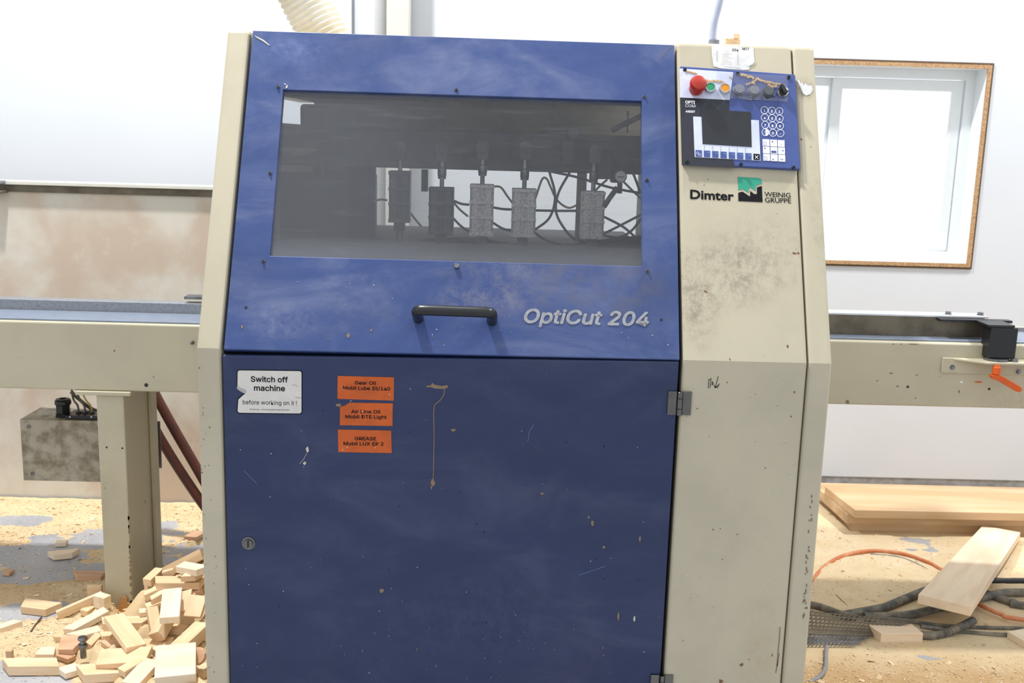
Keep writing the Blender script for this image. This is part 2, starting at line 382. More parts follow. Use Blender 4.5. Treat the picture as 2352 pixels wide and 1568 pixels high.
# window
b = MB(); e = .02
def rect(x0, z0, x1, z1, y): return [(x0, y, z0), (x1, y, z0), (x1, y, z1), (x0, y, z1)]
win = struct(MB().ring(rect(wx0+.001, wz0+.001, wx1-.001, wz1-.001, WY+.10), rect(wx0+.05, wz0+.05, wx1-.05, wz1-.05, WY+.10), (0, .055, 0), VINYL).build('window_1', bevel=.004))
MB().ring(rect(wx0-.004, wz0-.004, wx1+.004, wz1+.004, WY-.010), rect(wx0+.012, wz0+.012, wx1-.012, wz1-.012, WY-.010), (0, .0095, 0), CASING).build('casing_edge', win)['label'] = 'raw particle board edge around window opening'
MB().ring(rect(wx0-.012, wz0-.012, wx1+.012, wz1+.012, WY-.006), rect(wx0-.005, wz0-.005, wx1+.005, wz1+.005, WY-.006), (0, .0055, 0), CASDARK).build('casing_gap', win)
MB().ring(rect(wx0+.0015, wz0+.0015, wx1-.0015, wz1-.0015, WY+.0005), rect(wx0+.0115, wz0+.0115, wx1-.0115, wz1-.0115, WY+.0005), (0, .099, 0), VINYL).build('jamb_liner', win)
MB().ring(rect(wl-.012, wz0+.055, wx1-.055, wz1-.055, WY+.108), rect(wl+.03, wz0+.10, wx1-.10, wz1-.10, WY+.108), (0, .02, 0), VINYL).build('sash', win, bevel=.004)
MB().ring(rect(wx0+.055, wz0+.055, wl+.02, wz1-.055, WY+.130), rect(wx0+.09, wz0+.09, wl-.02, wz1-.09, WY+.130), (0, .02, 0), VINYL).build('sash', win, bevel=.004)
MB().box((wl+.031, WY+.115, wz0+.101), (wx1-.101, WY+.119, wz1-.101), PANE).build('pane', win)
MB().box((wx0+.091, WY+.137, wz0+.091), (wl-.021, WY+.141, wz1-.091), PANE).build('pane', win)
# white column parts on the wall seen above the machine
xa, xb, xc, xd, xe = (onY(v, 40, WY-.05).x for v in (797, 806, 822, 890, 943))
b = MB(); b.box((xa, WY-.02, .04), (xb, WY-.001, 4.5), TRIMW); struct(b.build('trim_1', bevel=.003))
b = MB(); r = (xd-xc)/2; b.cyl((xc+r, WY-.045-r*.2, .04), (xc+r, WY-.045-r*.2, 4.5), r, TRIMW, 40)
o = b.build('wall_pipe', smooth=True, loc=(xc+r, WY-.045, .04)); tag(o, 'thick white vertical pipe running up the wall behind the machine', 'pipe')
b = MB(); b.box((xd+.004, WY-.13, .0), (xe, WY-.03, 4.5), OFFW); struct(b.build('trim_2', bevel=.004))

# stained board partition at the left
PY = 1.70
root = empty('partition_board', (-1.9, PY, 0), 'stained beige board partition behind the left conveyor, grey steel cap on top', 'partition')
zt = onY(250, 412, PY).z
b = MB(); b.box((-4, PY, 0), (-.70, PY+.03, zt-.03), PANELW); b.build('board', root)
b = MB(); b.box((-4, PY-.025, zt-.028), (-.70, PY+.05, zt-.014), OFFW); b.box((-4, PY-.008, zt-.055), (-.70, PY-.001, zt-.029), RUSTY); b.build('cap_channel', root, bevel=.002)
b = MB(); p = onY(3, 418, PY-.05); b.box((p.x-.05, PY-.06, p.z-.007), (p.x+.004, PY-.02, p.z+.006), GALV); p = onY(5, 441, PY-.05); b.box((p.x-.06, PY-.06, p.z-.005), (p.x+.004, PY-.009, p.z+.006), RUSTY); b.build('bracket', root, bevel=.003)

# ================================================================== MACHINE
MD = 1.28
mach = empty('saw_machine', (0.05, .6, 0), 'large blue and beige automatic cross cut saw cabinet with window and keypad', 'machine')
XL0, XL1, XR0, XR1, XR2 = -.667, -.612, .4255, .7085, .765
def profile(x, inset=0, y1=MD, z0=0): return [(x, inset, z0), (x, inset, ZB-inset*.22), (x, YT+inset*.9, ZT-inset), (x, y1, ZT-inset), (x, y1, z0)]
b = MB(); b.prism(profile(XL0, y1=.69), (XL1-XL0, 0, 0), BEIGE); b.build('side_panel', mach, bevel=.010, seg=3)
b = MB(); b.box((XL0, .6905, 0), (XL1, MD, 1.490), BEIGE); b.box((XL0, .6905, 1.564), (XL1, MD, ZT), BEIGE); b.build('rear_side_panel', mach)
b = MB(); b.prism(profile(XR0, y1=.93), (XR1-XR0, 0, 0), BEIGE_CAB); cab = b.build('control_cabinet', mach, bevel=.009, seg=3)
b = MB(); b.prism(profile(XR1+.0025), (XR2-XR1-.0025, 0, 0), BEIGE_SIDE); b.build('side_panel', mach, bevel=.010, seg=3)
# added dark bars behind the door gaps, stopping light leaking through from inside
def strip(x0, x1, d0=.030, d1=.06, mat=DARKGAP):
    bb = MB(); y0 = d0
    bb.prism([(x0, d0, .02), (x0, d0, ZB-.01), (x0, YT+d0*.9, ZT-.03), (x0, YT+d1*1.3, ZT-.03), (x0, d1, ZB-.01), (x0, d1, .02)], (x1-x0, 0, 0), mat); return bb
strip(XL1+.0005, XL1+.045).build('gap_backing', mach); strip(XR0-.03, XR0-.0005).build('gap_backing', mach)
b = MB(); b.box((XL1+.046, .034, ZB-.05), (XR0-.031, .06, ZB+.03), DARKGAP); b.build('gap_backing', mach)
# housing : top cover, back, floor of the cutting chamber
b = MB(); b.box((XL1+.001, .42, ZT-.03), (XR0-.001, MD, ZT-.004), BEIGE); b.build('top_cover', mach, bevel=.003)
BYY = 1.22
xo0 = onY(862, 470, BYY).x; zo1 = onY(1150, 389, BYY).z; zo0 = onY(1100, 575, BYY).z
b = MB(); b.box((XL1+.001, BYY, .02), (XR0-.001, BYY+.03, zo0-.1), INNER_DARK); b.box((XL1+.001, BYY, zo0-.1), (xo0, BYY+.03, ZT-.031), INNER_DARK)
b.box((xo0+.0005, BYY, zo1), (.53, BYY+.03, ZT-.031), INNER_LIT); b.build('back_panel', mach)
# doors
ud = MB()
O = [up(514, 802), up(1561, 826), up(1549, 103), up(581, 69.5)]
I = [up(620, 587), up(1475, 611), up(1474, 232), up(650, 206)]
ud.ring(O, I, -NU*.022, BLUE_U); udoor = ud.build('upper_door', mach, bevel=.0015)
udoor['label'] = 'tilted blue door with viewing window'
G = [up(612, 594, -.006), up(1483, 619, -.006), up(1482, 225, -.006), up(643, 199, -.006)]
MB().prism(G, -NU*.004, ACRYL).build('window_pane', udoor)['label'] = 'scratched dusty clear acrylic pane'
for q, (x, y) in enumerate(((639, 200), (1048, 207), (1480, 223), (621, 398), (1486, 414), (605, 600), (1049, 612), (1487, 623))):
    p = up(x, y, 0); head = q in (6,)
    bb = MB(); bb.lathe(p-NU*.002, NU, [(0, .0045), (.0035, .0045), (.005, .0034)] if not head else [(0, .006), (.009, .006), (.010, .005)], STEEL, 12)
    if not head: bb.lathe(p+NU*.0028, NU, [(0, .0026), (.0024, .0026)], BLACKPL, 8)
    bb.build('bolt', udoor, smooth=True)
for x, y in ((565, 706), (1519, 734)): MB().lathe(up(x, y, 0), NU, [(0, .0034), (.0006, .003)], BLACKPL, 12).build('hole_disc', udoor)  # black discs painting the dark of small open holes
# handle
h0, h1 = up(961, 731, 0), up(1130, 737, 0); hr = .0120; st = .070
P = [h0, h0+NU*(st-.018), h0+NU*(st-.006)+(h1-h0).normalized()*.005, h0+NU*st+(h1-h0).normalized()*.018]
Q = [h1+NU*st-(h1-h0).normalized()*.018, h1+NU*(st-.006)-(h1-h0).normalized()*.005, h1+NU*(st-.018), h1]
bb = MB(); bb.tube(P+[(P[-1]+Q[0])/2]+Q, hr, BLACKPL, 18, 6); bb.build('handle', udoor, smooth=True)['label'] = 'black plastic bow handle'
bb = MB(); text(bb, 'OptiCut 204', (1203, 740), (1491, 748), .0315, SILVPR, up, NU, bold=.022, shear=.22); bb.build('lettering', udoor)['label'] = 'silver italic lettering'
bb = MB()
for px in ([(583, 81), (592, 85), (606, 92), (620, 104), (618, 105), (604, 95), (590, 87)], [(652, 191), (657, 193), (655, 196)], [(657, 197), (661, 195), (660, 202), (656, 203)]): decal(bb, px, up, NU, CHIPW)
for i in range(46):
    x, y = random.uniform(530, 1545), random.uniform(630, 795); r = random.uniform(.6, 1.7)
    if 1190 < x < 1500 and 695 < y < 755: continue
    decal(bb, blotch(x, y, r, r*1.2, 6), up, NU, random.choice([CHIPW, RUST, RUST]))
for x, y, rx, ry in ((800, 770, 4, 8), (853, 758, 3, 4), (556, 750, 3, 5)): decal(bb, blotch(x, y, rx, ry), up, NU, RUST)
stroke(bb, [(1549, 104), (1535, 112), (1525, 122), (1517, 134)], up, NU, RUST, .001)
tag(bb.build('paint_chips', udoor), None, kind='stuff')
# lower door
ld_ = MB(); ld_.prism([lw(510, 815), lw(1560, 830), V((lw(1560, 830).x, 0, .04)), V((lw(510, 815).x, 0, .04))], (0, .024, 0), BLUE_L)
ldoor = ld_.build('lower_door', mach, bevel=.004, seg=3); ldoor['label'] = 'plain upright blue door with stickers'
# stickers : white notice
def zz(X, Y): return (530+X/6.03, 840+Y/6.03)
bb = MB()
def rr(x0, y0, x1, y1, sl, r=22, notch=None):
    P = []
    for (cx, cy_, a) in ((x1-r, y0+r+sl, -90), (x1-r, y1-r+sl, 0), (x0+r, y1-r, 90), (x0+r, y0+r, 180)):
        for k in range(4): t = math.radians(a+k*30); P.append((cx+r*math.cos(t), cy_+r*math.sin(t)))
        if notch and a == 90: P += notch
    return [zz(*p) for p in P]
decal(bb, rr(84, 50, 992, 660, 10, 36, [(92, 455), (150, 405), (178, 382), (110, 335), (82, 300)]), lw, LWN, INK, .0008)
decal(bb, rr(96, 62, 980, 648, 10, 30, [(106, 465), (160, 415), (205, 380), (128, 325), (94, 290)]), lw, LWN, STICK, .0012)
decal(bb, [zz(*p) for p in ((92, 270), (120, 300), (185, 320), (218, 352), (200, 382), (170, 372), (110, 335), (84, 310))], lw, LWN, CHROME, .0022, .001)
Tq = lambda s, a, c, cap, **k: text(bb, s, zz(*a), zz(*c), cap*.000158, k.pop('mat', INK), lw, LWN, .0016, **k)
Tq('Switch off', (278, 218), (792, 228), 76, bold=.016); Tq('machine', (322, 342), (752, 350), 78, bold=.016)
Tq('before working on it !', (166, 530), (915, 545), 62, bold=.0); Tq('Bei Wartungs- und Einstellarbeiten Anlage abschalten!', (268, 610), (812, 618), 18)
stroke(bb, [zz(850, 262), zz(900, 270), zz(930, 285)], lw, LWN, RUST, .0006, .0018); stroke(bb, [zz(890, 425), zz(930, 445), zz(985, 440)], lw, LWN, RUST, .0007, .0018)
bb.build('warning_sticker', ldoor)['label'] = 'white notice sticker with torn left edge'
for name, cor, lines, lab in (
  ('oil_sticker', [(1482, 138), (2262, 158), (2258, 480), (1478, 456)], [('Gear Oil', (1718, 256), (2012, 262), 48), ('Mobil Lube 35/140', (1556, 325), (2208, 342), 48)], 'orange gear oil sticker, uppermost'),
  ('oil_sticker', [(1640, 508), (2244, 518), (2240, 832), (1512, 820), (1514, 565), (1590, 545)], [('Air Line Oil', (1668, 655), (2075, 658), 48), ('Mobil DTE Light', (1588, 725), (2158, 732), 48)], 'orange air line oil sticker with torn corner'),
  ('oil_sticker', [(1484, 880), (2222, 895), (2230, 1206), (1490, 1192)], [('GREASE', (1716, 1028), (2014, 1032), 48), ('Mobil LUX EP 2', (1562, 1097), (2116, 1104), 48)], 'orange grease sticker, lowest')):
    bb = MB(); decal(bb, [zz(*p) for p in cor], lw, LWN, ORANGE_ST, .001)
    for s_, a_, c_, cap in lines: Tq(s_, a_, c_, cap, bold=.014)
    for i in range(3):
        x = random.uniform(cor[-1][0]+60, cor[1][0]-60); y = random.uniform(cor[0][1]+180, cor[-1][1]-20) if i else cor[-1][1]-60
        decal(bb, [zz(*q) for q in blotch(x, y, 14, 9, 7)], lw, LWN, random.choice([CHIPW, RUST]), .0015, .0003)
    bb.build(name, ldoor)['label'] = lab
bb = MB()
def ch(px, m=RUST): decal(bb, px, lw, LWN, m)
ch([(978, 886), (990, 884), (993, 878), (998, 883), (1015, 886), (1028, 884), (1029, 890), (1018, 893), (1000, 892), (990, 889), (980, 889)])
for q in ([(1021, 892), (1020, 905), (1012, 918), (998, 930), (996, 945)], [(996, 945), (997, 1000), (996, 1060), (995, 1105)]): stroke(bb, q, lw, LWN, RUST, .0018)
ch(blotch(994, 1108, 6, 12)); ch(blotch(991, 1118, 2, 8)); ch(blotch(1041, 987, 7, 4)); ch(blotch(777, 930, 9, 5)); ch(blotch(706, 1032, 4, 9), CHIPW); ch(blotch(700, 1063, 5, 5), CHIPW)
ch(blotch(877, 1356, 6, 7)); ch(blotch(1361, 1201, 4, 9)); ch(blotch(1470, 1237, 3, 8)); ch(blotch(1420, 1414, 3, 12)); ch(blotch(1245, 1133, 5, 3)); ch(blotch(1387, 1256, 4, 5)); ch(blotch(1457, 1420, 3, 9), CHIPW)
stroke(bb, [(705, 1040), (697, 1055), (688, 1065)], lw, LWN, CHIPW, .0008)
for q in ([(1212, 1015), (1216, 990), (1226, 975)], [(1330, 1320), (1390, 1300)], [(560, 1080), (590, 1110)]): stroke(bb, q, lw, LWN, mk_blue('scuffed_blue', (98, 112, 160), .1), .0012)
for i in range(90):
    x, y = random.uniform(530, 1530), random.uniform(850, 1560); r = random.uniform(.5, 1.7)
    if (540 < x < 700 and y < 955) or (765 < x < 912 and y < 1048): continue
    ch(blotch(x, y, r, r*1.3, 6), random.choice([CHIPW, RUST, INK]))
for i in range(40):
    x, y = random.uniform(700, 1510), random.uniform(1440, 1560); r = random.uniform(.6, 1.8); ch(blotch(x, y, r*.7, r*2.4, 6), RUST)
tag(bb.build('paint_chips', ldoor), None, kind='stuff')
p = lw(571, 1247); bb = MB(); bb.lathe(p+V((0, .001, 0)), LWN, [(0, .0155), (.003, .0155), (.004, .014), (.004, .0115), (.007, .0105), (.007, .0)], DCHROME, 28); bb.box((p.x-.0014, -.0085, p.z-.008), (p.x+.0014, -.0072, p.z+.008), BLACKPL)
bb.build('lock', ldoor, smooth=True)['label'] = 'round chrome key lock'
for cx, cyp in ((1560, 925), (1519, 1572)):
    p = lw(cx, cyp); hh = .0275; hz = (0, 0, 2*hh)
    bb = MB(); bb.box((p.x-.027, -.005, p.z-hh), (p.x-.0065, -.0002, p.z+hh), DCHROME); hg = bb.build('hinge', mach, bevel=.001)
    hg['label'] = 'upper polished door hinge' if cyp < 1000 else 'lower polished door hinge'
    bb = MB(); bb.box((p.x+.0065, -.005, p.z-hh), (p.x+.027, -.0002, p.z+hh), DCHROME); bb.build('hinge_leaf', hg, bevel=.001)
    bb = MB()
    for z0, z1 in ((-hh, -.0125), (-.0118, .0118), (.0125, hh)): bb.lathe(V((p.x, -.0065, p.z+z0)), (0, 0, 1), [(0, .0055), (.0006, .0062), (z1-z0-.0006, .0062), (z1-z0, .0055)], DCHROME, 18)
    bb.build('hinge_barrel', hg, smooth=True)

# ---- control panel
def k(X, Y): return (1530+X/3.921, 90+Y/3.921)
def kp(*pts): return [k(*q) for q in pts]
T0 = .011
bb = MB(); bb.prism([up(*k(*q), 0) for q in ((118, 262), (1152, 335), (1196, 1188), (140, 1135))], NU*T0, BLUEPR); cpn = bb.build('control_panel', mach, bevel=.002)
cpn['label'] = 'blue, black and white operator panel'
T1 = T0+.0008
def pd(mb, pts, mat, off=T1, th=.0006): return decal(mb, kp(*pts), up, NU, mat, off, th)
bb = MB(); pd(bb, [(119, 264), (604, 298), (572, 548), (125, 525)], LAVPR); bb.build('pale_field', cpn)
bb = MB(); pd(bb, [(125, 527), (571, 550), (563, 700), (600, 1085), (628, 1159), (141, 1133)], BLACKPR); bb.build('black_field', cpn)
bb = MB(); pd(bb, [(243, 697), (318, 700), (328, 945), (770, 972), (764, 727), (835, 730), (850, 1095), (257, 1062)], LAVPR, T1+.0006)
for i in range(6):
    for j in range(5): pd(bb, ngon(345+74*i, 962+j*10+4.5*i, 2.4, n=6), INK, T1+.0009, .0003)
bb.build('key_surround', cpn)
bb = MB(); pd(bb, [(315, 630), (760, 657), (770, 972), (328, 945)], SCREEN, T1+.0016, .0016); bb.build('display', cpn, bevel=.0004)['label'] = 'dark switched-off display'
for i in range(7):
    x = 265+74.5*i; y = 998+4.6*i; bb = MB(); pd(bb, [(x, y), (x+56, y+3), (x+57, y+61), (x+1, y+58)], BLUEPR, T1+.0014, .0008)
    if i: text(bb, 'F%d' % i, k(x+30, y+20), k(x+52, y+21), .0014, WHITEPR, up, NU, T1+.0017)
    else:
        stroke(bb, kp((x+8, y+26), (x+20, y+14), (x+32, y+26), (x+20, y+38), (x+8, y+26)), up, NU, WHITEPR, .0007, T1+.0017); stroke(bb, kp((x+28, y+34), (x+46, y+35), (x+46, y+48), (x+28, y+47), (x+28, y+34)), up, NU, WHITEPR, .0007, T1+.0017)
    pd(bb, [(x+4, y+4), (x+12, y+4), (x+4, y+12)], GREENPR, T1+.0017, .0003)
    bb.build('function_key', cpn)
x, y = 786, 1032; bb = MB(); pd(bb, [(x, y), (x+56, y+3), (x+57, y+56), (x+1, y+53)], INK, T1+.0014, .0008)
stroke(bb, kp((x+14, y+14), (x+44, y+44)), up, NU, WHITEPR, .0014, T1+.0017); stroke(bb, kp((x+44, y+14), (x+16, y+42)), up, NU, WHITEPR, .0014, T1+.0017); bb.build('function_key', cpn)['label'] = 'worn dark key'
digs = '123456789±0.'
for r in range(4):
    for c in range(3):
        cx, cyy = 885+67*c+3.3*r, 640+66*r+4.5*c; bb = MB(); d = digs[r*3+c]
        oo, ii = [up(*k(*q), T1) for q in ngon(cx, cyy, 34, n=24)], [up(*k(*q), T1) for q in ngon(cx, cyy, 29.5, n=24)]
        bb.ring(oo, ii, NU*.0005, WHITEPR)
        if d == '±':
            pd(bb, [(cx, cyy-30), (cx+20, cyy-22), (cx+30, cyy), (cx+20, cyy+22), (cx, cyy+30)], WHITEPR)
            stroke(bb, kp((cx-16, cyy+10), (cx-4, cyy-14)), up, NU, WHITEPR, .0008, T1+.0004); stroke(bb, kp((cx+6, cyy+1), (cx+22, cyy+1)), up, NU, INK, .0008, T1+.0004)
        elif d == '.': pd(bb, ngon(cx, cyy+6, 3.5, n=8), WHITEPR)
        else: text(bb, d, k(cx-(9 if d != '1' else 5), cyy+14), k(cx+(9 if d != '1' else 5), cyy+15), .0062, WHITEPR, up, NU, T1, bold=.02)
        bb.build('number_key', cpn)
syms = ['p', 'u', 'C', 'l', 'm', 'r', 'q', 'd', 'OK']
for r in range(3):
    for c in range(3):
        x, y = 868+68*c+3*r, 900+66*r+4*c; bb = MB(); pd(bb, [(x, y), (x+62, y+3), (x+63, y+64), (x+1, y+61)], WHITEPR, T1+.0004)
        t = syms[r*3+c]; tri = {'u': [(x+14, y+22), (x+22, y+8), (x+30, y+22)], 'd': [(x+14, y+40), (x+30, y+40), (x+22, y+54)], 'l': [(x+8, y+14), (x+22, y+8), (x+22, y+22)], 'r': [(x+40, y+22), (x+54, y+28), (x+40, y+36)]}.get(t)
        if tri: pd(bb, tri, BLUEPR, T1+.0008, .0003)
        elif t in ('C', 'OK'): text(bb, t, k(x+(26 if t == 'C' else 14), y+46), k(x+(38 if t == 'C' else 46), y+47), .0036, BLUEPR, up, NU, T1+.0008)
        elif t == 'm': pd(bb, [(x+8, y+34), (x+54, y+36), (x+54, y+54), (x+8, y+52)], BLUEPR, T1+.0008, .0003)
        else: stroke(bb, kp((x+12, y+24), (x+26, y+24), (x+34, y+32), (x+34, y+54), (x+12, y+53), (x+12, y+24)), up, NU, BLUEPR, .0006, T1+.0008)
        bb.build('arrow_key' if tri else 'command_key', cpn)
bb = MB(); text(bb, 'OPTI', k(172, 578), k(260, 582), .0072, WHITEPR, up, NU, T1+.0004, bold=.03); text(bb, 'COM', k(172, 610), k(262, 614), .0072, WHITEPR, up, NU, T1+.0004); text(bb, 'ASSIST', k(174, 658), k(262, 662), .005, WHITEPR, up, NU, T1+.0004, bold=.03)
bb.build('panel_lettering', cpn)['label'] = 'white lettering on black field'
for x, y in ((167, 280), (640, 315), (1100, 347), (190, 1107), (672, 1133), (1145, 1160)):
    bb = MB(); bb.lathe(up(*k(x, y), T0-.001), NU, [(0, .0045), (.004, .0045), (.0052, .0036), (.0052, .002), (.003, .0019), (.003, 0)], BLACKPL, 12); bb.build('screw', cpn, smooth=True)
# buttons, made in place: bezel + cap
def btn(x, y, cap, lab, r=.0125, hgt=.012, name='push_button', bez=CHROME, dome=.0):
    p = up(*k(x, y), T0-.001)
    p = p - TU*.010*hgt/.012 * .25
    bb = MB(); bb.lathe(p, NU, [(0, r*1.12), (hgt*.5, r*1.08), (hgt, r*1.0), (hgt, r*.80), (hgt*.7, r*.80)], bez, 28)
    o = bb.build(name, cpn, smooth=True); o['label'] = lab
    bb = MB(); bb.lathe(p+NU*hgt*.6, NU, [(0, r*.79), (hgt*.3+dome, r*.79), (hgt*.32+dome, r*.6), (hgt*.28+dome, 0)], cap, 24); bb.build('button_cap', o, smooth=True)
btn(392, 440, GREEN, 'green push button'); btn(522, 450, AMBER, 'amber push button')
btn(650, 465, GREYB, 'leftmost grey push button', .0135, .012, bez=GREYB, dome=.004); btn(783, 475, GREYB, 'middle grey push button', .0135, .012, bez=GREYB, dome=.004); btn(910, 482, GREYD, 'dark grey push button', .0135, .012, bez=GREYD, dome=.004)
p = up(*k(268, 455), T0-.001); bb = MB(); bb.lathe(p, NU, [(0, .0165), (.004, .0175), (.022, .0165), (.024, .0155)], RED, 32); es = bb.build('emergency_stop', cpn, smooth=True); es['label'] = 'red mushroom emergency stop button'
bb = MB(); bb.lathe(p+NU*.022, NU, [(0, .0155), (.002, .0195), (.010, .0205), (.016, .0175), (.0185, .011), (.0192, 0)], RED, 32); bb.build('mushroom_cap', es, smooth=True)
p = up(*k(1042, 490), T0-.001); bb = MB(); bb.lathe(p, NU, [(0, .0145), (.006, .0145), (.011, .0130), (.011, .0105), (.008, .0105)], CHROME, 28); o = bb.build('selector_switch', cpn, smooth=True); o['label'] = 'black selector switch with worn knob'
ax = (TU*math.cos(.5)+V((1, 0, 0))*-math.sin(.5)).normalized(); q = p+NU*.009; sd = NU.cross(ax)
bb = MB(); bb.lathe(q, NU, [(0, .0102), (.006, .0102)], BLACKPL, 24); bb.prism([q+NU*.006+ax*a_+sd*b_ for a_, b_ in ((.015, .003), (.015, -.004), (-.008, -.008), (-.008, .006))], NU*.009, BLACKPL); bb.prism([q+NU*.0062+ax*a_+sd*b_ for a_, b_ in ((.002, -.0035), (.001, -.0065), (-.007, -.008), (-.008, -.0035))], NU*.0094, CHIPW); bb.build('knob', o, bevel=.0008)
# clear film with trapped sawdust above the buttons
bb = MB(); n = 26
def film(i, j):
    x = 455+640*i/n; y = 292+36*(x-455)/640+ (235)*j/8
    return up(*k(x, y), T0+.003 + .009*max(0, noise.noise(V((i*.5, j*.6, 1)))+.3)*(1 if 0 < j < 8 else .0))
for i in range(n):
    for j in range(8): bb.face([film(i, j), film(i+1, j), film(i+1, j+1), film(i, j+1)], FILM)
bb.build('clear_film', cpn, smooth=True)['label'] = 'crinkled clear film taped over the buttons'
bb = MB()
for path, wd in (([(190, 290), (240, 300), (280, 312)], 9), ([(360, 372), (420, 378), (480, 380), (520, 392)], 12), ([(672, 318), (715, 328), (760, 340), (790, 350)], 15), ([(770, 395), (825, 350), (845, 372), (905, 385), (960, 395), (1040, 402)], 14), ([(715, 410), (770, 392), (800, 400)], 10), ([(920, 400), (945, 430), (1000, 425)], 16), ([(700, 535), (760, 545), (830, 540)], 5), ([(570, 340), (600, 355)], 6)):
    for i in range(len(path)-1):
        for q in range(12):
            t = q/12; x = path[i][0]*(1-t)+path[i+1][0]*t; y = path[i][1]*(1-t)+path[i+1][1]*t
            r = wd*(.5+random.random()*.7); pd(bb, blotch(x+random.uniform(-4, 4), y+random.uniform(-.5, .5)*wd, r, r*.75, 7), TAND, T0+.0014+random.random()*.0014, .0005)
tag(bb.build('trapped_sawdust', cpn), 'sawdust caught along the panel top', kind='stuff')
# paper on the cabinet, logos, scribble
bb = MB(); pq = [(408, 50), (785, 78), (795, 185), (765, 235), (745, 275), (690, 278), (600, 272), (480, 262), (428, 245), (412, 150)]
decal(bb, kp(*pq), up, NU, PAPER, .0014, .0010); pd(bb, [(700, 218), (735, 235), (797, 185), (795, 205), (775, 228), (740, 240)], WHITEPR, .003, .0006)
for s_, a_, c_ in (('254', (595, 106), (652, 108)), ('M77', (688, 96), (748, 98))): text(bb, s_, k(*a_), k(*c_), .0065, INK, up, NU, .0018, bold=.01)
for i in range(9): stroke(bb, kp((500, 130+12*i), (560+random.random()*40, 133+12*i)), up, NU, CHIPW, .0006, .0018)
for i in range(9): stroke(bb, kp((640, 120+13*i), (655, 122+13*i)), up, NU, GREYB, .0006, .0018); stroke(bb, kp((450, 105+11*i), (470, 112+11*i)), up, NU, GREYB, .0006, .0018)
stroke(bb, kp((520, 245), (680, 264)), up, NU, GREYB, .0006, .0018); bb.build('paper_label', cab)['label'] = 'torn white paper label with handwriting'
def lg(X, Y): return (1560+X/8.4, 400+Y/8.4)
bb = MB(); text(bb, 'Dimter', lg(212, 468), lg(1055, 506), .0215, INK, up, NU, .0008, bold=.028, grot=False); bb.build('maker_lettering', cab)['label'] = 'bold black lettering at left of emblem'
bb = MB(); text(bb, 'WEINIG', lg(1645, 430), lg(2150, 452), .0118, INK, up, NU, .0008, bold=.006, grot=False); text(bb, 'GRUPPE', lg(1655, 540), lg(2160, 560), .0118, INK, up, NU, .0008, bold=.006, grot=False); bb.build('maker_lettering', cab)['label'] = 'thin black two-line lettering'
bb = MB(); decal(bb, [lg(*q) for q in ((1130, 52), (1520, 72), (1570, 85), (1592, 110), (1595, 178), (1478, 222), (1472, 322), (1352, 246), (1335, 358), (1225, 288), (1138, 306))], up, NU, GREENPR, .0008)
decal(bb, [lg(*q) for q in ((1140, 358), (1220, 336), (1358, 428), (1368, 428), (1370, 322), (1448, 384), (1500, 384), (1500, 256), (1592, 226), (1608, 540), (1142, 518))], up, NU, INK, .0008); bb.build('emblem', cab)['label'] = 'green and black zigzag emblem'
bb = MB()
for q in ([(1628, 872), (1627, 892)], [(1633, 868), (1631, 890)], [(1627, 872), (1634, 870)], [(1636, 876), (1639, 882), (1635, 884), (1636, 876)], [(1650, 864), (1646, 878), (1643, 890)], [(1640, 884), (1643, 891), (1653, 881)], [(1641, 886), (1648, 890), (1651, 884)]): stroke(bb, q, lw, LWN, INK, .0012)
bb.build('marker_scribble', cab)['label'] = 'black marker arrow'
bb = MB(); pd(bb, [(1180, 365), (1200, 375), (1215, 405), (1225, 380), (1235, 420), (1255, 395), (1270, 415), (1310, 420), (1322, 455), (1300, 495), (1260, 508), (1235, 490), (1215, 450), (1195, 410)], PAPER, .001); bb.build('tape_remnant', cab)['label'] = 'torn white tape remnant'
bb = MB()
for q in ([(1792, 1440), (1790, 1470), (1787, 1500), (1785, 1530)], [(1790, 1500), (1782, 1545)]): stroke(bb, q, lw, LWN, RUST, .0022)
for i in range(26):
    y = random.uniform(1130, 1420); x = 1870-(y-1130)*.075; decal(bb, blotch(x-random.random()*7, y, 2, random.uniform(2, 7), 7), lw, LWN, RUST)
for i in range(34):
    y = random.uniform(840, 1560); x = random.choice([random.uniform(456, 466)+(y-840)*.02, random.uniform(470, 505)]); r = random.choice([.6, .8, 1., 1.3, 2.]); decal(bb, blotch(x, y, r, r*1.5, 7), lw, LWN, RUST)
for i in range(40):
    x, y = random.uniform(1575, 1845), random.uniform(850, 1550); r = random.uniform(.7, 1.6); decal(bb, blotch(x-(y-850)*.05, y, r, r, 6), lw, LWN, random.choice([RUST, WHITEPR, INK]))
tag(bb.build('rust_spots', mach), 'brown rust spots on beige panels', kind='stuff')

# ---- inside the chamber
YI = .62
def bx(mb, x0, y0, x1, y1, Y, dep, mat):               # upright bar whose front face spans measured points at depth Y
    a, c_ = onY(x0, y0, Y), onY(x1, y1, Y); mb.box((a.x, Y, c_.z), (c_.x, Y+dep, a.z), mat); return mb
b = MB(); x0, x1 = XL1+.004, XR0-.004
za, zb_ = onY(1100, 302, YI).z, onY(1100, 391, YI).z; b.box((x0, YI, zb_), (x1, YI+.10, za), INNER); ib = b.build('cross_beam', mach, bevel=.004); ib['label'] = 'dark steel beam across the cutting chamber'
b = MB(); b.box((x0, .50, onY(1100, 232, .5).z), (x1, .56, onY(1100, 232, .5).z+.05), INNER_DARK); b.build('upper_rail', mach)
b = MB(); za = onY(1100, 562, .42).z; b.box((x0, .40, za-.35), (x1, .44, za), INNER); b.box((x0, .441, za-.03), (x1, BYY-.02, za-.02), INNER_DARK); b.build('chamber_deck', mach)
b = MB(); bx(b, 640, 395, 800, 575, .66, .04, INNER_DARK); bx(b, 800, 400, 862, 580, .74, .04, INNER_DARK); b.build('guard_plate', mach)
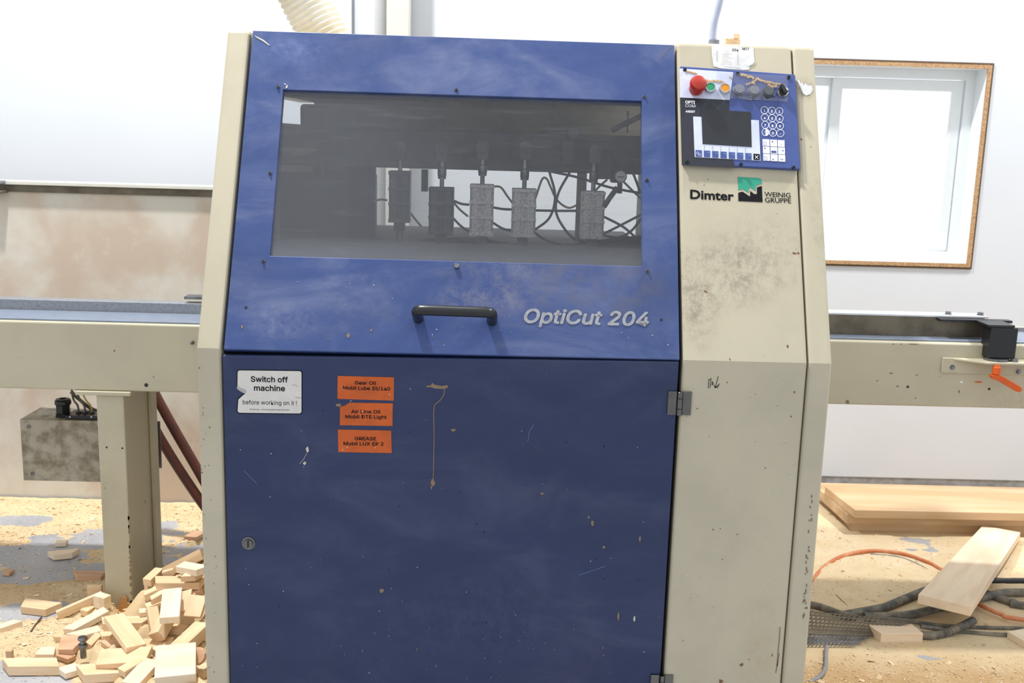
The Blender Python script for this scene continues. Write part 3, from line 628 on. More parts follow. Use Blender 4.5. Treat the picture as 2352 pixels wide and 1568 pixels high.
b = MB(); bx(b, 688, 238, 935, 302, .60, .03, INNER); b.build('drive_cover', mach, bevel=.01)['label'] = 'grey drive cover at upper left'
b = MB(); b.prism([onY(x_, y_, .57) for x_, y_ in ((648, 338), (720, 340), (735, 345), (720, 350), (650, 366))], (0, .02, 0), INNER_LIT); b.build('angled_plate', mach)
bx(MB(), 1327, 395, 1342, 556, YI+.02, .02, INNER_LIT).build('upright_strut', mach); bx(MB(), 968, 389, 982, 440, YI+.1, .02, INNER_DARK).build('upright_strut', mach)
ALU = plain('dusty_aluminium_block', (208, 203, 203), .5, .1, sc=150, c2=(165, 160, 160)); DKB = plain('dirty_cylinder', (78, 78, 84), .5, sc=40)
def cylinder(x0, x1, y0, y1, rodtop, light, lab, Yc=.5):
    a = onY(x0, y0, Yc); c_ = onY(x1, y1, Yc); w_ = c_.x-a.x; m = ALU if light else DKB; cx = (a.x+c_.x)/2; h_ = a.z-c_.z
    bb = MB(); D = w_*.9
    prof = [(-.5, .12), (-.40, 0), (-.14, 0), (-.12, .05), (-.05, .05), (-.03, -.02), (.03, -.02), (.05, .05), (.12, .05), (.14, 0), (.40, 0), (.5, .12), (.5, 1), (-.5, 1)]
    bb.prism([(cx+u*w_, Yc+v*D, c_.z) for u, v in prof], (0, 0, h_), m)
    cyl = bb.build('pneumatic_cylinder', mach, bevel=.001); cyl['label'] = lab
    for f in (.0, .33, .62, .93):
        bb = MB(); bb.box((a.x-.001, Yc-.002, c_.z+h_*f), (c_.x+.001, Yc+D*.3, c_.z+h_*f+h_*.065), m); bb.build('cylinder_band', cyl, bevel=.001)
    zt_ = onY((x0+x1)/2, rodtop, Yc).z; bb = MB(); rc = V((cx, Yc+D*.5, a.z))
    bb.lathe(rc, (0, 0, 1), [(0, .006), (.022, .006), (.022, .011), (.028, .011), (.030, .012), (.05, .012), (.052, .008), (max(.054, zt_-a.z), .008)], STEEL, 14); bb.build('piston_rod', cyl, smooth=True)
    bb = MB(); bb.lathe((cx, Yc-.004, zt_+.004), (0, 1, 0), [(0, .006), (.002, .010), (.004, .017), (.02, .017)], INNER, 20); bb.box((cx-.014, Yc+.004, zt_-.028), (cx+.014, Yc+.03, zt_), INNER); bb.build('clevis', cyl, bevel=.0008)
    bb = MB(); bb.box((cx-.014, Yc+.004, c_.z-.022), (cx+.014, Yc+D*.8, c_.z), INNER_DARK); bb.lathe((cx, Yc+D*.5, c_.z-.085), (0, 0, 1), [(0, .009), (.065, .009)], STEEL, 12); bb.build('foot_fitting', cyl)
cylinder(893, 940, 392, 512, 342, False, 'dark cylinder, first in the row'); cylinder(985, 1040, 430, 540, 345, False, 'dark cylinder, second in the row'); cylinder(1080, 1132, 423, 543, 341, True, 'light cylinder, third in the row')
cylinder(1177, 1229, 433, 546, 342, True, 'light cylinder, fourth in the row'); cylinder(1338, 1386, 439, 550, 350, True, 'grey cylinder at the right end')
def hs(lst, r, m, Y=.56):
    bb = MB(); bb.tube([onY(x, y, Y+.0*i) for i, (x, y) in enumerate(lst)], r, m, 8, 5); bb.build('air_hose', mach, smooth=True)
for l in ([(1040, 460), (1060, 468), (1078, 470)], [(1132, 476), (1155, 480), (1177, 481)], [(1229, 483), (1280, 484), (1327, 484)], [(1130, 510), (1155, 525), (1178, 530)], [(1225, 530), (1262, 500), (1275, 450), (1262, 395)],
          [(1310, 393), (1282, 445), (1278, 490), (1300, 530), (1320, 550)], [(1225, 532), (1255, 552), (1290, 562)], [(1262, 393), (1330, 408), (1400, 430), (1474, 444)], [(1386, 497), (1430, 520), (1460, 545)], [(1384, 538), (1420, 520), (1474, 492)], [(1386, 540), (1420, 545), (1450, 530), (1474, 500)],
          [(1040, 500), (1060, 520), (1090, 540)], [(1110, 545), (1150, 560), (1200, 558)], [(1330, 555), (1380, 553), (1440, 540)], [(1440, 370), (1455, 400), (1470, 440)], [(1000, 345), (1080, 350), (1180, 370), (1262, 393)]): hs(l, .0034, BLUEHOSE)
for l in ([(858, 462), (875, 458), (890, 460)], [(1132, 428), (1150, 430), (1165, 450), (1177, 466)], [(1230, 455), (1245, 412), (1256, 411), (1265, 430), (1280, 460), (1305, 477), (1327, 470)], [(1040, 462), (1055, 480), (1075, 497)], [(1365, 440), (1380, 425), (1395, 412)], [(1430, 415), (1450, 435), (1474, 458)], [(940, 485), (955, 505), (968, 520)]): hs(l, .003, OCHRE, .60)
hs([(1000, 556), (1080, 552), (1150, 562), (1230, 566), (1330, 566), (1420, 552), (1474, 548)], .009, INNER_DARK, .7); hs([(850, 548), (890, 556), (940, 560), (1010, 552), (1060, 560)], .008, INNER_DARK, .7); hs([(1330, 566), (1400, 562), (1474, 556)], .014, INNER_DARK, .74)
b = MB(); p = onY(1425, 405, .50); b.lathe(p, (0, -1, 0), [(-.02, .012), (0, .0165), (.008, .0165), (.009, .0145)], GREYD, 24); g = b.build('pressure_gauge', mach, smooth=True); g['label'] = 'small round pressure gauge'
b = MB(); b.lathe(p+V((0, -.0091, 0)), (0, -1, 0), [(0, .0140), (.0004, .0138)], STICK, 24); b.box((p.x-.009, p.y-.0105, p.z-.002), (p.x+.008, p.y-.0098, p.z), INK); b.build('gauge_dial', g)
b = MB(); b.cyl(p-V((0, -.005, .017)), p-V((0, -.005, .045)), .007, INNER_DARK, 12); b.build('gauge_stem', g)
b = MB(); bx(b, 1374, 350, 1405, 412, .53, .05, INNER_DARK); bx(b, 1405, 385, 1422, 420, .54, .04, BLACKPL); b.build('valve_block', mach, bevel=.003)
b = MB(); p = onY(1318, 305, .52); b.lathe(p, (0, -1, 0), [(-.05, .017), (0, .017), (.002, .013)], INNER, 22); q = onY(1303, 350, .54); b.box((q.x-.014, .54, q.z-.03), (q.x+.018, .6, q.z+.035), INNER_DARK); b.build('regulator', mach, bevel=.001)
b = MB(); b.tube([onY(x, y, .48) for x, y in ((1405, 300), (1440, 282), (1474, 266))], .007, INNER_DARK, 8, 1); b.tube([onY(x, y, .48) for x, y in ((1442, 255), (1441, 305))], .0025, INNER_DARK, 8, 1); b.tube([onY(x, y, .5) for x, y in ((1418, 430), (1400, 455), (1387, 475))], .007, INNER_DARK, 8, 1); b.build('linkage_rod', mach, smooth=True)
b = MB(); b.tube([onY(x, y, .56) for x, y in ((735, 260), (738, 300), (738, 380), (748, 410), (775, 425))], .005, INNER_DARK, 8, 5); b.build('inner_cable', mach, smooth=True)

# ================================================================== things on the machine top
p = onY(1640, 95, .62); zt_ = ZT-.004
b = MB(); b.tube([(p.x+.0, .62, ZT+.0), onY(1637, 85, .62), onY(1641, 50, .62), onY(1650, 15, .62), onY(1662, -30, .62), onY(1685, -90, .62)], .0098, CLEARPIPE, 14, 5)
root = empty('conduit_pipe', (p.x, .62, ZT), 'pale blue-grey tube rising from the machine top at right', 'pipe')
b.build('tube', root, smooth=True); b = MB(); b.lathe((p.x, .62, ZT), (0, 0, 1), [(0, .02), (.012, .02), (.02, .015), (.035, .014)], GREYB, 18); b.build('coupling', root, smooth=True)
a, c_ = onY(1668, 105, .40), onY(1706, 105, .40)
b = MB(); b.prism([(a.x, .41, ZT+.001), (c_.x, .43, ZT+.001), (c_.x-.005, .47, ZT+.001), (a.x+.006, .46, ZT+.001)], (0, 0, .02), WOOD); b.prism([(a.x+.02, .41, ZT+.021), (c_.x-.004, .42, ZT+.021), (c_.x-.01, .46, ZT+.021), (a.x+.03, .455, ZT+.021)], (0, 0, .012), WOOD)
tag(b.build('wood_offcut', bevel=.001, loc=(a.x+.02, .44, ZT)), 'small wood chip lying on top of the beige control cabinet', 'wood block')
YD = .72; hl = [onY(x, y, YD) for x, y in ((754, 108), (737, 72), (718, 35), (700, 0), (680, -45), (655, -105))]
hl[0] = V((hl[0].x+.0, YD, ZT-.001)); rad = .066
b = MB(); b.tube(hl, rad, CREAM, 36, 22, rib=.035, pitch=.0155); o = b.build('suction_hose', smooth=True, loc=hl[0]); tag(o, 'thick cream ribbed extraction hose rising from machine top at left', 'hose')

# ================================================================== LEFT CONVEYOR
YC = .72
def conv_root(name, x, label): return empty(name, (x, 1.05, 0), label, 'conveyor')
lc = conv_root('roller_conveyor', -1.3, 'beige infeed conveyor beam with galvanised fence at left of machine')
xr = XL0-.001; xl = -2.6
A = onY(220, 741, YC); B_ = onY(220, 897, YC); zt_, zb_ = A.z, B_.z
b = MB(); b.box((xl, YC, zb_), (xr, YC+.42, zt_), BEIGE_CONV); lb = b.build('beam', lc, bevel=.006, seg=3)
b = MB(); b.box((xl, YC+.012, zt_), (xr, YC+.16, zt_+.006), TRACK); b.build('track', lc, bevel=.002)
b = MB(); ya = YC+.165; z1 = onY(230, 692, ya).z; b.box((xl, ya, zt_), (xr, ya+.004, z1), GALV); b.box((xl, ya+.004, z1-.004), (xr, ya+.05, z1), GALV); b.box((xl, ya+.0405, zt_), (xr, ya+.045, z1-.005), GALV); b.build('fence_rail', lc, bevel=.0015)['label'] = 'galvanised fence rail'
b = MB(); p = onY(425, 680, ya+.02); q = onY(456, 688, ya+.02); b.box((p.x, ya+.01, z1+.012), (xr, ya+.06, z1+.020), STEEL); b.box((xr-.03, ya+.02, z1), (xr-.01, ya+.05, z1+.012), STEEL); b.build('stop_tab', lc)
b = MB(); p = onY(336, 884, YC); b.lathe(p+V((0, .0005, 0)), LWN, [(0, .0058), (.0012, .0058)], BLACKPL, 14); b.build('hole_disc', lc)
b = MB(); p = onY(442, 787, YC-.004); b.lathe(p+V((0, .004, 0)), LWN, [(0, .005), (.012, .0045), (.014, .002)], STEEL, 12); b.build('bolt', lc, smooth=True)
# post of U profile with head plate
YP = .723
x0, x1 = onY(227, 1050, YP).x, onY(290, 1050, YP).x
b = MB(); d = .245
b.prism([(x0, YP, 0), (x1, YP, 0), (x1, YP+d, 0), (x1-.012, YP+d, 0), (x1-.012, YP+.012, 0), (x0+.012, YP+.012, 0), (x0+.012, YP+d, 0), (x0, YP+d, 0)], (0, 0, zb_-.013), BEIGE_CONV); post = b.build('post', lc, bevel=.004, seg=2)
b = MB(); b.box((x1+.0005, YP+d-.035, .0), (x1+.010, YP+d+.02, zb_-.013), BEIGE_CONV); b.build('post_flange', lc, bevel=.002)
p0, p1 = onY(172, 905, YP-.012), onY(299, 905, YP-.012)
b = MB(); b.box((p0.x, YP-.012, zb_-.0125), (p1.x, YP+.28, zb_-.0005), BEIGE_CONV); b.build('head_plate', lc, bevel=.002)
for x, y in ((245, 1027), (281, 1029)): MB().lathe(onY(x, y, YP)+V((0, .0003, 0)), LWN, [(0, .003), (.0008, .003)], BLACKPL, 12).build('hole_disc', lc)
b = MB()
for i in range(26):
    y = random.uniform(1180, 1400); x = 291+(y-1050)*.032; decal(b, blotch(x, y, random.uniform(1.5, 3.5), random.uniform(2, 8), 7), lambda X, Y, o_=0: onY(X, Y, YP-o_), LWN, RUST)
tag(b.build('rust_spots', lc), 'worn rusty edge of the post', kind='stuff')
# junction box hanging behind the post
YJ = 1.03
a = onY(45, 962, YJ); c_ = onY(366, 1110, YJ); xj1 = onY(363, 1050, YJ+.16).x
jb = empty('junction_box', ((a.x+xj1)/2, YJ+.1, c_.z), 'dirty beige metal junction box hanging behind the left conveyor post', 'box')
b = MB(); b.box((a.x, YJ, c_.z), (xj1, YJ+.16, a.z-.001), BOXM); b.build('box_body', jb, bevel=.002)
p = onY(371, 1050, YJ+.165); b = MB(); b.box((xj1-.05, YJ+.1605, c_.z+.0), (p.x, YJ+.166, onY(368, 968, YJ+.16).z), STEEL); b.build('mounting_strip', jb)
for x, y in ((66, 980), (75, 1087)):
    b = MB(); b.lathe(onY(x, y, YJ)+V((0, .0005, 0)), LWN, [(0, .0062), (.004, .0060), (.004, .0035), (.002, .0033)], STEEL, 12); b.build('screw', jb, smooth=True)
p = onY(146, 950, YJ+.05); p.z = a.z; b = MB(); b.lathe(p, (0, 0, 1), [(0, .026), (.010, .026), (.0105, .019), (.012, .019)], BLACKPL, 8); b.lathe(p+V((0, 0, .012)), (0, 0, 1), [(0, .0235), (.027, .0235)], BLACKPL, 6); b.lathe(p+V((0, 0, .039)), (0, 0, 1), [(0, .024), (.004, .0265), (.014, .0255), (.020, .021), (.020, .012), (.014, .012)], BLACKPL, 18); b.build('cable_gland', jb)['label'] = 'large black cable gland'
q = onY(190, 960, YJ+.02); b = MB(); b.box((onY(152, 958, YJ+.02).x, YJ+.012, a.z), (xj1-.03, YJ+.09, a.z+.012), BLACKPL); o = b.build('terminal_plate', jb, bevel=.002)
for x in (161, 210): b = MB(); b.lathe(onY(x, 957, YJ+.012)+V((0, 0, 0)), LWN, [(0, .003), (.002, .0025)], CHROME, 10); b.build('screw', o)
gz = a.z+.0125
for i, (x, m, r) in enumerate(((181, CABLE_B, .0045), (196, CABLE_B, .0045), (211, CABLE_Y, .0035))):
    p = onY(x, 945, YJ+.05); b = MB(); b.lathe((p.x, YJ+.05, gz), (0, 0, 1), [(0, .010), (.004, .009), (.005, .005)], BLACKPL, 12); b.build('grommet', jb)
    b = MB(); b.tube([(p.x, YJ+.05, gz+.001), (p.x-.004, YJ+.052, gz+.025), (p.x-.022-i*.003, YJ+.06, gz+.055), (onY(163, 900, YJ+.1).x+.005*i, YJ+.1, zb_-.001)], r*.8, m, 8, 6); o = b.build('wire', smooth=True, loc=(p.x, YJ+.05, gz))
    tag(o, ['thin dark wire nearest the cable gland, entering the junction box', 'dark wire in the middle, entering the junction box top', 'yellow wire entering the junction box top'][i], 'wire', 'wires into the junction box')
b = MB(); b.tube([onY(x, y, YJ+.09) for x, y in ((163, 899), (180, 915), (205, 935), (228, 945), (250, 948))], .006, CABLE_B, 10, 6); tag(b.build('power_cable', smooth=True, loc=onY(163, 899, YJ+.09)), 'thicker grey cable curving down behind the left conveyor post', 'cable')
for i, (l, lb_) in enumerate((([(330, 850), (360, 912), (400, 985), (455, 1080), (480, 1125), (500, 1160)], 'upper dark red hose slanting down behind the left conveyor post'), ([(325, 925), (350, 970), (366, 1003), (410, 1075), (455, 1142), (490, 1190)], 'lower dark red hose slanting down behind the left conveyor post'))):
    b = MB(); Yh = 1.31; P = [onY(x, y, Yh) for x, y in l]
    b.tube(P, .0175, REDHOSE, 14, 6); tag(b.build('rubber_hose', smooth=True, loc=P[0]), lb_, 'hose', 'dark red hoses')

# ================================================================== RIGHT CONVEYOR
rc = conv_root('roller_conveyor', 1.7, 'beige outfeed conveyor beam with brown steel angle at right of machine')
xl, xr = XR2+.001, 3.0; zt2 = zt_ if False else onY(2100, 786, YC).z; zb2 = onY(2100, 933, YC).z
b = MB(); b.box((xl, YC, zb2), (xr, YC+.34, zt2), BEIGE_CONV); b.build('beam', rc, bevel=.006, seg=3)
b = MB(); b.box((xl, YC+.02, zt2), (xr, YC+.20, zt2+.006), TRACK); b.build('track', rc, bevel=.002)
ya = YC+.07
a0, a1 = onY(1911, 722, ya), onY(2261, 742, ya+.02); z1 = a0.z; 
b = MB(); ang = .03
x2 = onY(2259, 760, ya).x
b.box((xl, ya, zt2+.0065), (x2, ya+.006, z1), RUSTY); b.box((xl, ya-.001, z1+.0002), (x2+.01, ya+.06, z1+.006), FLANGE_GLINT); b.build('angle_rail', rc, bevel=.001)['label'] = 'oily brown steel angle'
b = MB(); ya2 = YC+.22; z3 = onY(2340, 752, ya2).z; b.box((xl, ya2, zt2), (xr, ya2+.004, z3), GALV); b.build('fence_rail', rc)
for x in (2178, 2252):
    b = MB(); p = onY(x, 735, ya+.02); b.lathe((p.x, ya+.025, z1+.0062), (0, 0, 1), [(0, .012), (.001, .012), (.0012, .0085), (.008, .0085)], STEEL, 6); b.lathe((p.x, ya-.018, z1-.012), (0, 0, 1), [(0, .004), (.003, .007), (.009, .007), (.0095, .004), (.012, .004)], STEEL, 8); b.build('bolt', rc)
b = MB(); a, c_ = onY(2160, 738, ya-.03), onY(2325, 748, ya-.03); b.box((a.x, ya-.030, z1-.0085), (c_.x, ya-.0015, z1-.0008), BLACKPL); pa = onY(2266, 750, YC-.03); b.box((pa.x, YC-.042, z1-.0085), (onY(2327, 750, YC-.03).x, ya-.031, z1-.0012), BLACKPL); b.build('clamp_plate', rc, bevel=.001)
YK = YC-.02
a, c_ = onY(2269, 757, YK), onY(2324, 822, YK); zk0 = onY(2290, 826, YK).z
b = MB(); b.box((a.x, YK-.02, zk0+.0075), (c_.x, YK+.035, z1-.009), BLACKPL); b.build('clamp_post', rc, bevel=.003)['label'] = 'black square clamp post'
b = MB(); cx = (a.x+c_.x)/2; b.lathe((cx-.006, YK+.0, zk0), (0, 0, 1), [(0, .036), (.007, .036)], STEEL, 28); b.lathe((cx+.038, YK-.02, zk0), (0, 0, 1), [(0, .011), (.009, .011)], STEEL, 14); b.build('clamp_washer', rc, smooth=True)
a = onY(2166, 825, YC-.008); zz0 = onY(2200, 857, YC-.008).z
b = MB(); b.box((a.x, YC-.008, zz0), (xr, YC-.0005, zk0-.0005), BEIGE_CONV); b.prism([(a.x+.03, YC-.008, zk0-.007), (a.x+.11, YC-.06, zk0-.007), (xr, YC-.06, zk0-.007), (xr, YC-.008, zk0-.007)], (0, 0, .0065), BEIGE_CONV); b.build('bracket', rc, bevel=.0015)
for x, y in ((2187, 843), (2339, 853)):
    b = MB(); b.lathe(onY(x, y, YC-.0078), LWN, [(0, .0085), (.0015, .0085), (.0018, .006), (.006, .006)], STEEL, 6); b.lathe(onY(x, y, YC-.0078), LWN, [(0, .0105), (.001, .0105)], BEIGE_CONV, 18); b.build('bolt', rc)
YLv = YC-.06
b = MB(); P = [onY(x, y, YLv) for x, y in ((2289, 848), (2290, 862), (2296, 868))]; cx = P[0].x
b.lathe((cx, YLv, zk0-.035), (0, 0, 1), [(0, .012), (.022, .0115), (.0222, .0085), (.0275, .0085)], ORANGE, 16)
b.prism([onY(x, y, YLv-.012) for x, y in ((2278, 862), (2300, 862), (2345, 888), (2349, 896), (2343, 901), (2334, 899), (2296, 876), (2280, 870))], (0, .02, 0), ORANGE); b.build('clamp_lever', rc, bevel=.004, seg=3)['label'] = 'orange clamp lever'
b = MB(); p = onY(2208, 877, YC-.0005); b.box((p.x-.0045, YC-.0008, p.z-.0025), (p.x+.0045, YC+.0005, p.z+.0025), WHITEPR); b.build('slot', rc)
for x, y in ((2085, 888), (2272, 893)): MB().lathe(onY(x, y, YC)+V((0, .0002, 0)), LWN, [(0, .004), (.0007, .004)], BLACKPL, 12).build('hole_disc', rc)
b = MB()
for x, y, rx, ry in ((2047, 857, 6, 1.5), (2062, 887, 4, 2), (1947, 923, 6, 5), (2098, 790, 14, 1.5), (2052, 790, 3, 1.5), (2070, 790, 3, 1.5), (2203, 899, 2, 4), (2106, 861, 4, 1), (2015, 874, 2, 2), (2103, 914, 2, 2)): decal(b, blotch(x, y, rx, ry, 9), lambda X, Y, o_=0: onY(X, Y, YC-o_), LWN, RUST)
for x, y, rx, ry in ((2247, 877, 11, 2.2),): decal(b, blotch(x, y, rx, ry, 9), lambda X, Y, o_=0: onY(X, Y, YC-o_), LWN, ORANGE)
tag(b.build('rust_spots', rc), 'brown scratches on the beam', kind='stuff')

# ================================================================== WOOD BLOCKS, LEFT PILE
blocks = []
def block(A, zA, B, zB, w_, t_, roll, label, mat=WOOD, skA=0., skB=0., group='wood offcuts on the floor left of the machine', name='wood_offcut', taper=1.):
    a, b_ = onZ(*A, zA), onZ(*B, zB); L = (b_-a).length; X = (b_-a)/L; S = X.cross(V((0, 0, 1))).normalized()
    S = Matrix.Rotation(math.radians(roll), 3, X) @ S; N = S.cross(X); 
    if N.z < 0: N = -N; 
    Y = N.cross(X); c_ = (a+b_)/2; h = L/2; w2 = w_/2
    j = lambda: random.uniform(-.0015, .0015)
    top = [(-h+skA+j(), -w2, 0), (h+skB+j(), -w2*taper, 0), (h-skB+j(), w2*taper, 0), (-h-skA+j(), w2, 0)]
    me = MB(); me.prism([V(q) for q in top], (0, 0, -t_), mat); ob = me.build(name, bevel=.0012, seg=1)
    # origin at the block's centre bottom
    M = Matrix(((X.x, Y.x, N.x, c_.x), (X.y, Y.y, N.y, c_.y), (X.z, Y.z, N.z, c_.z), (0, 0, 0, 1))); ob.matrix_world = M
    tag(ob, label, 'wood block', group)
    lowz = min((M@V((q[0], q[1], -t_))).z for q in top)
    if lowz < .0005:
        ob.matrix_world = Matrix.Translation((0, 0, .0008-lowz)) @ M; M = ob.matrix_world.copy()
    blocks.append((M@V((-h, 0, -t_)), M@V((h, 0, -t_)), w2)); return ob
BL = [
 ((53, 1382), .026, (124, 1391), .026, .055, .024, 0, 'flat offcut lying alone on grey floor left of the post, red bark at its corner', WOOD, .012, -.01),
 ((128, 1404), .026, (234, 1358), .07, .016, .026, 0, 'long thin stick slanting up towards the post from the left', WOOD, 0, 0),
 ((200, 1343), .075, (234, 1343), .075, .012, .07, 0, 'pinkish offcut standing upright just left of the post', WOOD, 0, 0),
 ((172, 1317), .02, (238, 1318), .02, .05, .014, 0, 'reddish bark slab lying flat behind the upright offcut left of the post', BARK, .015, .0),
 ((226, 1370), .075, (243, 1362), .075, .045, .04, 0, 'pale squarish offcut touching the left side of the post', WOODP, 0, 0),
 ((191, 1402), .028, (213, 1388), .032, .03, .02, 0, 'tiny offcut under the long thin stick', WOOD, 0, 0),
 ((156, 1444), .045, (244, 1397), .075, .038, .018, 0, 'pale narrow plank pointing at the base of the post', WOODP, .01, 0),
 ((133, 1462), .022, (244, 1412), .045, .026, .018, 0, 'narrow plank right under the pale plank beside the post', WOOD, .01, 0),
 ((170, 1457), .05, (229, 1441), .055, .04, .018, 0, 'white pointed offcut above and left of the steel bolt', WOODP, .02, .0),
 ((136, 1474), .045, (184, 1474), .05, .06, .02, 14, 'cracked reddish chunk immediately left of the steel bolt', BARK, .01, -.008),
 ((203, 1478), .04, (228, 1453), .05, .02, .03, 20, 'small dark-edged offcut immediately right of the steel bolt', WOOD, 0, 0),
 ((230, 1453), .052, (262, 1450), .052, .045, .026, 0, 'short hexagonal offcut below the wide flat plank in front of post', WOOD, .008, -.008),
 ((88, 1493), .022, (127, 1493), .022, .045, .02, 0, 'pale square offcut alone between pile and long left block', WOODP, 0, .006),
 ((14, 1492), .03, (28, 1492), .03, .014, .028, 0, 'tiny dark-grained cube near the left picture edge', WOODO, 0, 0),
 ((12, 1520), .03, (134, 1519), .03, .048, .028, 0, 'long clean block lying at the lower left corner', WOOD, .018, .012),
 ((140, 1539), .022, (180, 1528), .022, .045, .018, 0, 'pale thin offcut half buried in sawdust right of the long corner block', WOODP, .005, 0),
 ((184, 1537), .04, (268, 1532), .04, .06, .026, 0, 'broad pointed offcut at the bottom of the pile', WOOD, .016, .03),
 ((224, 1508), .06, (342, 1500), .075, .062, .018, 14, 'wide flat offcut with oval grain leaning in the front of the pile', WOOD, .003, 0),
 ((277, 1538), .06, (329, 1507), .07, .032, .022, 0, 'narrow splintered offcut lying over the wide oval-grained one', WOOD, 0, 0),
 ((298, 1568), .05, (350, 1512), .07, .05, .022, 0, 'slanting offcut just left of the big thick cube', WOODP, 0, 0),
 ((357, 1519), .115, (449, 1510), .115, .100, .070, 26, 'big thick pale cube at the front of the pile beside the machine', WOODP, .0, .0),
 ((262, 1411), .115, (314, 1482), .085, .055, .018, -6, 'smooth offcut leaning crosswise in front of the post base', WOOD, .0, .0),
 ((234, 1424), .075, (340, 1421), .075, .045, .026, 0, 'wide flat plank crossing in front of the post base', WOOD, .008, -.012),
 ((350, 1392), .125, (360, 1448), .075, .03, .03, 0, 'offcut on edge right of the wide flat plank', WOOD, 0, 0),
 ((351, 1454), .085, (376, 1410), .11, .035, .035, -28, 'thick offcut with rough sawn side tilted in mid pile', WOOD, 0, 0),
 ((389, 1416), .16, (396, 1350), .185, .052, .022, 0, 'large upright-pointing pale offcut in the middle of the pile', WOODP, 0, .0),
 ((416, 1402), .125, (424, 1355), .165, .04, .025, 0, 'offcut with split corner right of the large upright-pointing one', WOOD, 0, .006),
 ((440, 1416), .12, (456, 1366), .165, .05, .012, 0, 'thin offcut with round growth rings against the machine side', WOOD, 0, 0),
 ((408, 1480), .10, (464, 1428), .125, .055, .03, -10, 'ridged brown offcut slanting up to the machine, right of centre', WOOD, 0, 0),
 ((345, 1373), .13, (375, 1356), .145, .025, .022, 0, 'short narrow offcut just left of the large upright-pointing one', WOOD, 0, 0),
 ((330, 1362), .13, (380, 1340), .155, .032, .022, 0, 'offcut slanting under the knotty plank by the post', WOOD, .0, 0),
 ((336, 1330), .16, (366, 1303), .17, .028, .024, 0, 'short block leaning against the back of the post, upper of two', WOOD, 0, 0),
 ((334, 1340), .135, (350, 1336), .135, .03, .028, 0, 'short block leaning against the post, lower of two', WOOD, 0, 0),
 ((357, 1330), .165, (464, 1330), .17, .05, .022, 0, 'plank with a dark round knot lying across the top of the pile', WOOD, .01, 0),
 ((420, 1318), .195, (458, 1316), .195, .03, .018, 0, 'little block lying on the right end of the knotty plank', WOOD, -.006, -.01),
 ((414, 1294), .20, (465, 1303), .22, .045, .02, 0, 'grey-white split offcut near the top of the pile', WOODP, .01, 0),
 ((376, 1305), .17, (462, 1262), .225, .03, .035, -35, 'long plank rising to the topmost point of the pile', WOODO, 0, 0),
 ((372, 1310), .17, (399, 1302), .18, .03, .02, 0, 'small offcut beside the rear edge of the post top of pile', WOOD, 0, 0),
 ((440, 1360), .14, (462, 1350), .15, .04, .02, 0, 'pinkish offcut behind the ringed one against the machine', BARK, 0, 0),
 ((320, 1402), .09, (343, 1399), .09, .03, .014, 0, 'small flat offcut at the right foot of the post', WOODP, 0, 0),
 ((334, 1390), .11, (374, 1376), .12, .03, .012, 0, 'thin splintered offcut right of the post foot', WOOD, 0, 0),
 ((384, 1438), .07, (428, 1441), .07, .04, .016, 0, 'shaded offcut deep in the pile behind the ridged brown one', WOOD, 0, 0),
 ((325, 1480), .05, (394, 1476), .055, .05, .026, 14, 'shaded pinkish offcut behind the big thick cube', WOOD, 0, 0),
 ((360, 1494), .07, (386, 1484), .07, .05, .02, 0, 'pale triangular offcut peeking over the big thick cube', WOODP, 0, .01),
 ((440, 1461), .08, (468, 1463), .08, .03, .018, 0, 'short offcut against the machine below the ridged brown one', WOOD, 0, 0),
 ((116, 1270), .024, (174, 1264), .024, .04, .02, 0, 'separate pale offcut with brown end lying well behind the pile', WOODP, .01, -.012),
 ((129, 1242), .018, (154, 1241), .018, .035, .016, 0, 'farthest small pale offcut on the sawdust', WOODP, 0, 0),
 ((-12, 1442), .02, (41, 1424), .02, .028, .02, 0, 'pale strip cut off by the left picture edge', WOODP, 0, .006),
 ((9, 1309), .014, (27, 1311), .014, .03, .012, 0, 'small reddish chip near the left picture edge', BARK, .004, 0),
 ((430, 1575), .06, (468, 1562), .06, .05, .03, 0, 'offcut at the bottom edge under the big thick cube', WOOD, 0, 0),
 ((436, 1232), .03, (462, 1218), .04, .05, .014, 0, 'reddish slab behind the pile next to the machine', BARK, .01, 0),
 ((300, 1505), .035, (330, 1560), .03, .03, .018, 0, 'partly covered offcut under the narrow splintered one', WOOD, 0, 0),
 ((240, 1478), .05, (290, 1472), .05, .04, .014, 0, 'thin offcut half covered by the crosswise leaning one', BARK, .01, 0),
 ((395, 1520), .05, (470, 1535), .05, .06, .03, 0, 'dark shaded offcut under and right of the big cube', WOOD, 0, 0),
 ((135, 1498), .024, (165, 1508), .024, .028, .014, 0, 'small bark-edged chip in front of the cracked chunk', BARK, .004, 0),
]
for q in BL: block(*q[:9], skA=q[9], skB=q[10])
# knot disc, chipboard shard, bolt, stick
p = onZ(456, 1507, .09); b = MB(); b.lathe(p, V((-.2, -.8, .55)), [(0, .024), (.012, .023)], BARK, 12); o = b.build('wood_offcut', bevel=.001, loc=p); tag(o, 'dark round knot slice beside the big thick cube', 'wood block', 'wood offcuts on the floor left of the machine'); blocks.append((p-V((0, 0, .03)), p-V((0, 0, .03)), .02))
b = MB(); Ys = YP-.014; P = [onY(x, y, Ys) for x, y in ((262, 1414), (270, 1392), (280, 1372), (285, 1369), (290, 1375), (292, 1384), (301, 1391), (296, 1414), (290, 1430), (262, 1430))]
b.prism(P, (0, .010, 0), CHIPB); o = b.build('chipboard_shard', bevel=.0006, loc=P[-1]); tag(o, 'brown ragged chipboard shard standing against the front of the post', 'wood piece')
p = onZ(191, 1494, .045); root = empty('steel_bolt', p, 'dull steel bolt standing head up at the front left of the pile', 'bolt'); sc_ = 1.0
